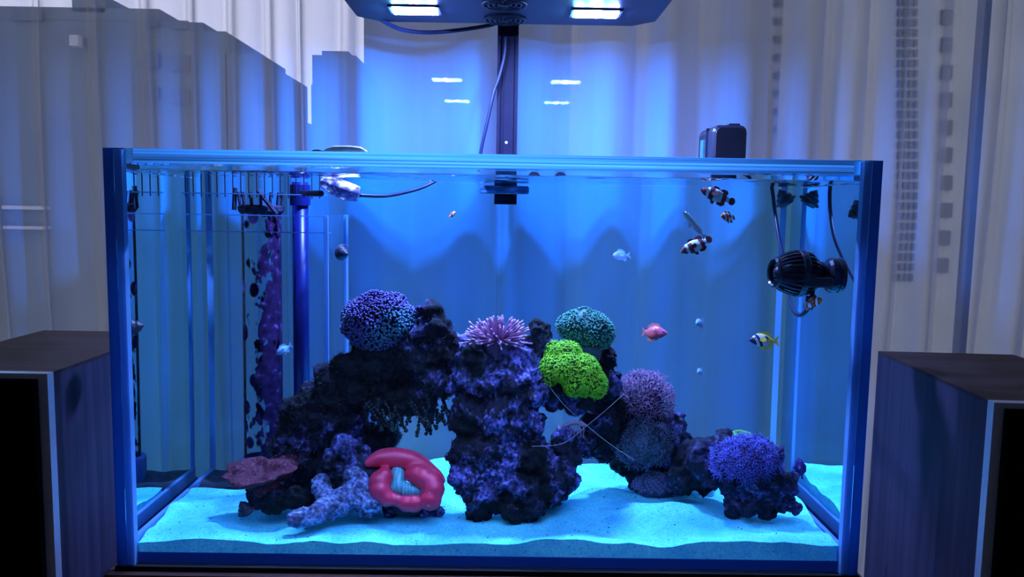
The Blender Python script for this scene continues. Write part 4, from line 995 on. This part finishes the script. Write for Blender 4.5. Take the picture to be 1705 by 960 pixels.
for q in ((662, 784, .099, 13), (663, 797, .093, 15), (662, 810, .085, 15), (676, 815, .080, 14), (690, 818, .079, 11), (702, 818, .079, 7), (652, 815, .083, 9)):
    p = wat(*q[:3]); b.ball(p, q[3]*pxm(q[2]), 12, 8)
base_parent(organic('mouth', b, m_teal, voxel=0.0025, lump=0.001, pit=0, grit=0, smooth_it=8), br)
b = MB(); b.tube([wat(680, 850, .10), wat(678, 815, .098)], [0.020, 0.026], 14); base_parent(b.build('skeleton', solid('brain_skeleton', (0.05, 0.04, 0.07), 0.9), smooth=True), br)

# ================================================================== SNAILS, SHRIMP
m_snail = solid('snail_shell', (0.025, 0.025, 0.05), 0.45, var=0.7, scale=200, bump=0.6)
def snail(label, p, axis, r, group=None):
    t = thing('turban_snail', label, 'snail', p); ax = Vector(axis).normalized()
    b = MB(); prof = []
    for k in range(19):
        q = k/18; prof.append((r*1.35*q, r*(1-q)**0.75*(1+0.10*math.sin(q*20))+0.0002))
    b.lathe((0, 0, 0), ax, prof, 16); b.build('shell', m_snail, t, smooth=True)
    b = MB(); b.lathe((0, 0, 0), ax, [(-r*0.25, 0.0003), (-r*0.25, r*0.7), (0, r*0.8)], 14); b.build('foot', m_black, t, smooth=True)
    return t
snail('dark snail clinging to the left pane at mid height', wat(219, 546, 0.035)-Vector((0.004, 0, 0)), (1, 0.1, 0.2), 0.014)
snail('dark encrusted snail on the overflow box end panel', wat(566, 424, 0.30)+Vector((0.002, 0, 0.004)), (0.7, -0.7, -0.15), 0.0115)
snail('black snail on the right pane at the picture edge', wat(1433, 349, 0.040)+Vector((0.000, 0, 0)), (-0.9, -0.1, -0.5), 0.013)
snail('black snail just under the surface in the back right corner', wat(1309, 336, 0.36), (-0.5, 0, 0.8), 0.016)
snail('dark snail at the waterline near the right pane', wat(1374, 295, 0.15), (-0.6, 0, 0.5), 0.010)
snail('small dark snail on sand left of the maroon plating coral', wat(411, 850, 0.085), (-0.4, -0.3, 0.8), 0.012)
sh = thing('cleaner_shrimp', 'small translucent shrimp with long white antennae in right arch opening', 'shrimp', wat(962, 708, 0.115))
m_sh = solid('shrimp_shell', (0.35, 0.22, 0.30), 0.3, var=0.4, scale=300); m_ant = solid('white_antenna', (0.75, 0.75, 0.85), 0.4)
s = 0.0009
b = MB(); b.tube(smooth_path([(-0.020, 0, -0.004), (-0.014, 0, 0.001), (-0.004, 0, 0.004), (0.006, 0, 0.002), (0.012, 0, 0)], 4), list(np.interp(np.linspace(0, 1, 17), [0, .3, .7, 1], [.0016, .0028, .0034, .0008])), 10); b.tube([(-0.020, 0, -0.004), (-0.025, 0, -0.007)], [.0025, .0035], 8, flat=.3); b.build('body', m_sh, sh, smooth=True)
for sy in (-1, 1):
    b = MB()
    for e in range(2):
        end = [[(0.012, 0, 0), (0.035, 0, 0.02), (0.058, -0.01, 0.045)], [(0.012, 0, 0), (-0.02, -0.01, -0.022), (-0.06, -0.02, -0.024)]] if sy < 0 else [[(0.012, 0, 0), (-0.02, -.01, 0.03), (-0.045, -0.015, 0.062)], [(0.012, 0, 0), (0.04, 0, -0.022), (0.075, 0.0, -0.045)]]
        b.tube(smooth_path(end[e], 6), 0.00022, 4)
    b.build('antenna', m_ant, sh)
    b = MB()
    for k in range(5): b.tube([(0.006-0.003*k, sy*0.002, 0), (0.008-0.004*k, sy*0.007, -0.004), (0.007-0.004*k, sy*0.008, -0.011)], 0.0005, 5)
    b.build('legs', m_sh, sh)

# ================================================================== FISH
def fish_material(name, stops, rough=0.35, fin=False, var=0.08, trans=0.0):
    """colour bands along the body, set in the fish's own coordinates (nose at +0.5, tail at -0.5)"""
    m, nt, out = newmat(name); p = N(nt, 'ShaderNodeBsdfPrincipled'); p.inputs['Roughness'].default_value = rough
    tc = N(nt, 'ShaderNodeTexCoord'); sx = N(nt, 'ShaderNodeSeparateXYZ'); nt.links.new(tc.outputs['Object'], sx.inputs[0])
    ns = N(nt, 'ShaderNodeTexNoise', i_Scale=6.0); nt.links.new(tc.outputs['Object'], ns.inputs['Vector'])
    z2 = N(nt, 'ShaderNodeMath', operation='MULTIPLY'); z2.inputs[1].default_value = 0.10; nt.links.new(sx.outputs['Z'], z2.inputs[0])
    a = N(nt, 'ShaderNodeMath', operation='MULTIPLY_ADD'); a.inputs[1].default_value = var; nt.links.new(ns.outputs['Fac'], a.inputs[0]); nt.links.new(sx.outputs['X'], a.inputs[2])
    c_ = N(nt, 'ShaderNodeMath', operation='ADD'); c_.inputs[1].default_value = 0.5-var*0.5; nt.links.new(a.outputs[0], c_.inputs[0])
    r = ramp(nt, stops, c_.outputs[0]); nt.links.new(r.outputs[0], p.inputs['Base Color'])
    sh_ = p.outputs[0]
    if trans:
        t = N(nt, 'ShaderNodeBsdfTransparent'); mx = N(nt, 'ShaderNodeMixShader'); mx.inputs[0].default_value = 1-trans
        nt.links.new(t.outputs[0], mx.inputs[1]); nt.links.new(sh_, mx.inputs[2]); sh_ = mx.outputs[0]
    nt.links.new(sh_, out.inputs[0]); return m
m_eye = solid('fish_eye', (0.004, 0.004, 0.006), 0.1); m_eyer = solid('fish_eye_ring', (0.55, 0.6, 0.65), 0.3)
def fish(name, label, cat, pos, length, heading, mat, finmat, prof, tail, dorsal, anal, pelvic=True, pect=True, wid=0.42, bend=0.0, roll=None, group=None, eye=(0.33, 0.04, 0.022)):
    """heading: unit vector of the nose; prof: (x, top, bottom) in body lengths; fins are outlines in the body's own plane"""
    hd = Vector(heading).normalized(); up = Vector((0, 0, 1)); up = (up-hd*up.dot(hd))
    up = up.normalized() if up.length > 1e-3 else Vector((1, 0, 0))
    if roll is None: roll = 0.4 if up.cross(hd).y < 0 else -0.4      # flank leaning a little up towards the lamp
    up = Matrix.Rotation(roll, 3, hd) @ up; side = up.cross(hd)
    t = thing(name, label, cat, (0, 0, 0), group)
    Mx = Matrix.Identity(4)
    for i in range(3): Mx[i][0], Mx[i][1], Mx[i][2], Mx[i][3] = hd[i]*length, side[i]*length, up[i]*length, pos[i]
    t.matrix_world = Mx
    def bd(x): return bend*(x-0.1)**2*(1 if x < 0.1 else -0.6)
    b = MB(); n = 14; vs = []; fs = []
    X = [q[0] for q in prof]; xs = np.linspace(X[0], X[-1], 22)
    tp = np.interp(-xs, [-q for q in X], [q[1] for q in prof]); bt_ = np.interp(-xs, [-q for q in X], [q[2] for q in prof])
    for x, u_, l_ in zip(xs, tp, bt_):
        h = (u_-l_)/2; cz = (u_+l_)/2; w_ = max(h*wid*(1.15 if x > 0 else 1.0)*(0.55+0.45*min(1, (x+0.40)/0.35) if x < 0 else 1), 0.006)
        for j in range(n):
            a = 2*PI*j/n; vs.append((x, bd(x)+w_*math.sin(a), cz+h*math.cos(a)))
    for i in range(len(xs)-1):
        for j in range(n): k2 = (j+1) % n; fs.append((i*n+j, i*n+k2, (i+1)*n+k2, (i+1)*n+j))
    fs.append(tuple(range(n))); fs.append(tuple(reversed(range((len(xs)-1)*n, len(xs)*n))))
    b.add(vs, fs); b.build('body', mat, t, smooth=True)
    def fin(name_, outline, th=0.012, off=0.0, tilt=None, y0=0.0):
        b = MB(); pts = [Vector((x, bd(x)+y0, z)) for x, z in outline]
        if tilt is not None:
            p0 = pts[0]; pts = [p0+tilt @ (p-p0) for p in pts]
        nrm = Vector((0, th/2, 0)) if tilt is None else tilt @ Vector((0, th/2, 0))
        k = len(pts); vs = [p+nrm for p in pts]+[p-nrm for p in pts]
        fs = [tuple(range(k)), tuple(reversed(range(k, 2*k)))]+[(i, i+k, (i+1) % k+k, (i+1) % k) for i in range(k)]
        b.add(vs, fs); return b.build(name_, finmat, t)
    fin('tail_fin', tail); fin('dorsal_fin', dorsal); fin('anal_fin', anal)
    if pelvic: fin('pelvic_fin', [(0.10, bt_[len(bt_)//3]+0.03), (0.17, bt_[len(bt_)//3]+0.01), (0.12, bt_[len(bt_)//3]-0.09), (0.05, bt_[len(bt_)//3]-0.11), (0.03, bt_[len(bt_)//3]-0.02)])
    if pect:
        for sgn in (-1, 1):
            fin('pectoral_fin', [(0.20, -0.04), (0.14, 0.03), (0.02, 0.03), (-0.02, -0.04), (0.03, -0.10), (0.14, -0.09)], tilt=Matrix.Rotation(-sgn*math.radians(28), 3, 'Z'), y0=sgn*0.085)
    ex, ez, er = eye; hx = np.interp(-ex, [-q[0] for q in prof], [q[1]-q[2] for q in prof])/2*wid*1.12
    for sgn in (-1, 1):
        b = MB(); b.ball((ex, bd(ex)+sgn*hx*0.86, ez), (er*1.35, er*0.7, er*1.35), 10, 6); e1 = b.build('eye', m_eyer, t, smooth=True)
        b = MB(); b.ball((ex, bd(ex)+sgn*(hx*0.86+er*0.35), ez), (er, er*0.6, er), 10, 6); b.build('pupil', m_eye, e1, smooth=True)
    return t
def disc(cx, cz, rx, rz, n=14): return [(cx+rx*math.cos(2*PI*k/n), cz+rz*math.sin(2*PI*k/n)) for k in range(n)]
CP = [(0.50, 0.005, -0.015), (0.47, 0.05, -0.06), (0.40, 0.105, -0.11), (0.30, 0.155, -0.165), (0.15, 0.19, -0.20), (0.0, 0.185, -0.195), (-0.15, 0.14, -0.15), (-0.27, 0.085, -0.09), (-0.34, 0.065, -0.07)]
W_ = (0.88, 0.95, 0.97); K_ = (0.012, 0.008, 0.02)
def clown_stops(o, wide):
    # tail .. nose (0..1)
    a, b_ = (0.40, 0.60) if wide else (0.44, 0.56)
    return [(0.0, K_), (0.03, o), (0.14, K_), (0.18, W_), (0.24, W_), (0.27, K_), (0.32, o), (a-0.03, K_), (a, W_), (b_, W_), (b_+0.03, K_), (b_+0.08, o), (0.735, K_), (0.76, W_), (0.82, W_), (0.85, K_), (0.89, o), (1.0, o)]
ORD = (0.34, 0.05, 0.05); ORB = (0.75, 0.16, 0.02)
m_cl = fish_material('clownfish_dark', clown_stops(ORD, True)); m_clf = fish_material('clownfish_dark_fin', [(0, K_), (0.03, ORD), (0.16, K_), (0.25, K_), (0.35, ORD), (0.5, (0.08, 0.02, 0.03)), (0.7, (0.10, 0.02, 0.03)), (1, ORD)])
m_co = fish_material('clownfish_orange', clown_stops(ORB, False)); m_cof = fish_material('clownfish_orange_fin', [(0, K_), (0.03, ORB), (0.16, K_), (0.25, K_), (0.35, ORB), (0.5, (0.12, 0.03, 0.02)), (0.7, ORB), (1, ORB)])
CT = disc(-0.415, 0, 0.095, 0.115); CD = [(0.22, 0.14), (0.16, 0.25), (0.05, 0.25), (-0.02, 0.19), (-0.10, 0.25), (-0.22, 0.24), (-0.26, 0.16), (-0.20, 0.08), (0.05, 0.12)]
CA = [(0.02, -0.14), (-0.06, -0.25), (-0.18, -0.26), (-0.26, -0.18), (-0.22, -0.07)]
def clown(label, px, py, y, lpx, heading, mat, fmat, **kw):
    return fish('clownfish', label, 'fish', wat(px, py, y), lpx*pxm(y), heading, mat, fmat, CP, CT, CD, CA, group='clownfish', **kw)
clown('dark maroon clownfish with wide white bars just below the surface at right', 1195, 326, 0.10, 60, (-0.93, 0.1, 0.36), m_cl, m_clf)
clown('dark maroon clownfish swimming down to the left, under the slender pale fish', 1159, 408, 0.11, 56, (-0.90, -0.05, -0.42), m_cl, m_clf)
clown('small orange and black clownfish turned towards the glass near upper right', 1212, 361, 0.13, 40, (-0.70, -0.7, 0.05), m_co, m_cof)
clown('orange and black clownfish curling under the black pump', 1350, 503, 0.075, 50, (0.62, -0.75, 0.18), m_co, m_cof, bend=0.8)
clown('tiny distant red clownfish high in the centre water', 753, 357, 0.30, 24, (0.5, -0.75, 0.3), m_co, m_cof)
# slender pale goby
m_gob = fish_material('pale_goby', [(0, (0.9, 0.92, 0.95)), (0.3, (0.95, 0.80, 0.95)), (0.6, (0.92, 0.92, 0.97)), (0.8, (0.85, 0.98, 0.97)), (1, (0.9, 0.99, 0.95))]); 
SP = [(0.50, 0.0, -0.015), (0.46, 0.05, -0.06), (0.36, 0.085, -0.095), (0.2, 0.085, -0.10), (0.0, 0.08, -0.095), (-0.2, 0.058, -0.07), (-0.34, 0.035, -0.04), (-0.40, 0.03, -0.035)]
fish('dart_goby', 'slender pale silver fish slanting nose-up among the clownfish', 'fish', wat(1156, 374, 0.10), 58*pxm(0.10), (-0.66, -0.08, 0.74), m_gob, m_gob, SP,
     [(-0.38, 0.03), (-0.52, 0.11), (-0.46, 0.0), (-0.52, -0.10), (-0.38, -0.03)], [(0.15, 0.07), (0.05, 0.11), (-0.25, 0.085), (-0.32, 0.04)], [(0.0, -0.08), (-0.05, -0.115), (-0.25, -0.09), (-0.32, -0.04)], pect=False, wid=0.75, roll=0.5, eye=(0.41, 0.015, 0.020))
# blue chromis
OV = [(0.50, 0.0, -0.02), (0.46, 0.07, -0.08), (0.36, 0.15, -0.16), (0.18, 0.22, -0.23), (0.0, 0.21, -0.22), (-0.15, 0.14, -0.15), (-0.28, 0.06, -0.07), (-0.34, 0.045, -0.05)]
m_chr = fish_material('blue_chromis', [(0, (0.16, 0.40, 0.7)), (0.4, (0.20, 0.50, 0.78)), (0.8, (0.26, 0.56, 0.82)), (1, (0.12, 0.3, 0.6))], trans=0.12); m_chf = fish_material('blue_chromis_fin', [(0, (0.2, 0.45, 0.7)), (1, (0.2, 0.45, 0.7))], trans=0.55)
FT = [(-0.32, 0.045), (-0.52, 0.20), (-0.44, 0.0), (-0.52, -0.18), (-0.32, -0.045)]; FD = [(0.22, 0.20), (0.10, 0.32), (-0.1, 0.30), (-0.24, 0.20), (-0.2, 0.08)]; FA = [(0.0, -0.2), (-0.10, -0.31), (-0.24, -0.2), (-0.2, -0.08)]
def chromis(label, px, py, y, lpx, hd, m=m_chr, f=m_chf):
    return fish('blue_chromis', label, 'fish', wat(px, py, y), lpx*pxm(y), hd, m, f, OV, FT, FD, FA, group='blue chromis')
chromis('pale blue fish in open water right of the coral, the upper one', 1166, 537, 0.20, 34, (-0.55, -0.83, -0.05))
chromis('pale blue fish in open water right of the coral, the lower one', 1166, 618, 0.22, 26, (-0.5, -0.86, -0.05))
chromis('pale blue fish in front of the pipes at left', 473, 581, 0.17, 30, (-0.80, -0.35, -0.5))
m_gho = fish_material('ghost_blue', [(0, (0.2, 0.4, 0.75)), (1, (0.3, 0.45, 0.85))], trans=0.55)
chromis('faint translucent blue fish above the teal coral', 1035, 425, 0.28, 36, (-0.85, -0.5, 0.0), m_gho, m_chf)
# anthias
m_an = fish_material('pink_anthias', [(0, (0.6, 0.12, 0.10)), (0.4, (0.62, 0.09, 0.10)), (0.8, (0.62, 0.08, 0.18)), (1, (0.5, 0.08, 0.2))]); m_anf = fish_material('pink_anthias_fin', [(0, (0.6, 0.14, 0.12)), (1, (0.6, 0.14, 0.12))], trans=0.25)
fish('pink_anthias', 'plump pinkish red fish facing right over the reef slope', 'fish', wat(1090, 553, 0.17), 46*pxm(0.17), (0.88, -0.46, 0.05), m_an, m_anf,
     [(0.50, 0.0, -0.02), (0.46, 0.05, -0.08), (0.34, 0.13, -0.17), (0.15, 0.24, -0.25), (-0.05, 0.27, -0.27), (-0.20, 0.20, -0.22), (-0.32, 0.09, -0.10), (-0.37, 0.07, -0.08)], FT, [(0.28, 0.16), (0.1, 0.34), (-0.15, 0.36), (-0.30, 0.22), (-0.2, 0.1)], [(0.0, -0.22), (-0.08, -0.36), (-0.24, -0.32), (-0.25, -0.12)], eye=(0.36, 0.01, 0.03))
# foxface
m_fx, nt, out = newmat('foxface'); p_ = N(nt, 'ShaderNodeBsdfPrincipled'); p_.inputs['Roughness'].default_value = 0.4
tc = N(nt, 'ShaderNodeTexCoord'); sx = N(nt, 'ShaderNodeSeparateXYZ'); nt.links.new(tc.outputs['Object'], sx.inputs[0])
ad = N(nt, 'ShaderNodeMath', operation='MULTIPLY_ADD'); ad.inputs[1].default_value = -0.55; nt.links.new(sx.outputs['Z'], ad.inputs[0]); nt.links.new(sx.outputs['X'], ad.inputs[2])
a5 = N(nt, 'ShaderNodeMath', operation='ADD'); a5.inputs[1].default_value = 0.5; nt.links.new(ad.outputs[0], a5.inputs[0])
WH = (0.80, 0.85, 0.92); YL = (0.95, 0.72, 0.03); DK = (0.03, 0.03, 0.10)
r_ = ramp(nt, [(0, YL), (0.30, YL), (0.42, (0.8, 0.75, 0.45)), (0.52, WH), (0.66, WH), (0.68, DK), (0.76, DK), (0.78, WH), (0.84, WH), (0.86, DK), (1, DK)], a5.outputs[0])
dv = N(nt, 'ShaderNodeVectorMath', operation='DISTANCE'); dv.inputs[1].default_value = (-0.06, 0, 0.07); mp = N(nt, 'ShaderNodeMapping'); mp.inputs['Scale'].default_value = (1, 0, 1.2)
nt.links.new(tc.outputs['Object'], mp.inputs[0]); nt.links.new(mp.outputs[0], dv.inputs[0])
sk = ramp(nt, [(0.06, (1, 1, 1)), (0.09, (0, 0, 0))], dv.outputs['Value'])
mx = N(nt, 'ShaderNodeMixRGB'); mx.inputs[2].default_value = (*DK, 1); nt.links.new(sk.outputs[0], mx.inputs[0]); nt.links.new(r_.outputs[0], mx.inputs[1]); nt.links.new(mx.outputs[0], p_.inputs['Base Color']); nt.links.new(p_.outputs[0], out.inputs[0])
m_fxf = fish_material('foxface_fin', [(0, YL), (0.6, YL), (1, (0.5, 0.4, 0.05))], trans=0.1)
fish('foxface_fish', 'yellow and white rabbitfish with dark striped face below the pump', 'fish', wat(1272, 566, 0.12), 56*pxm(0.12), (-0.96, -0.25, 0.10), m_fx, m_fxf,
     [(0.50, -0.03, -0.06), (0.44, 0.02, -0.10), (0.34, 0.12, -0.15), (0.22, 0.19, -0.20), (0.05, 0.20, -0.22), (-0.12, 0.16, -0.19), (-0.26, 0.07, -0.10), (-0.33, 0.035, -0.05)], FT,
     [(0.25, 0.16), (0.15, 0.25), (-0.10, 0.26), (-0.26, 0.16), (-0.22, 0.06)], [(0.05, -0.2), (-0.05, -0.29), (-0.24, -0.22), (-0.24, -0.08)], eye=(0.33, 0.03, 0.024))
# dark blue fish head-up above the sand at right
m_db = fish_material('dark_blue_fish', [(0, (0.02, 0.02, 0.14)), (1, (0.03, 0.02, 0.16))])
fish('dark_damselfish', 'small dark blue oval fish head up over the sand at far right', 'fish', wat(1333, 780, 0.13), 38*pxm(0.13), (-0.18, 0.15, 0.95), m_db, m_db, OV,
     [(-0.32, 0.045), (-0.46, 0.05), (-0.48, 0.0), (-0.46, -0.05), (-0.32, -0.045)], [(0.25, 0.19), (0.10, 0.27), (-0.15, 0.22), (-0.24, 0.12), (-0.2, 0.06)], [(0.1, -0.2), (-0.05, -0.27), (-0.24, -0.14), (-0.2, -0.06)])
# loose grit on the sand
b = MB(); rs = random.Random(21)
for k in range(170):
    x = rs.uniform(-0.42, 0.42); y = rs.uniform(0.02, 0.24); r = rs.uniform(0.0004, 0.0012); b.ball((x, y, sand_z(x, y)+r*0.3), (r, r*rs.uniform(.7, 1.2), r*0.7), 6, 4)
tag(b.build('sand_grit', solid('dark_grit', (0.05, 0.06, 0.12), 0.9, var=0.6)), 'dark shell grit scattered over the white sand', 'grit', kind='stuff')
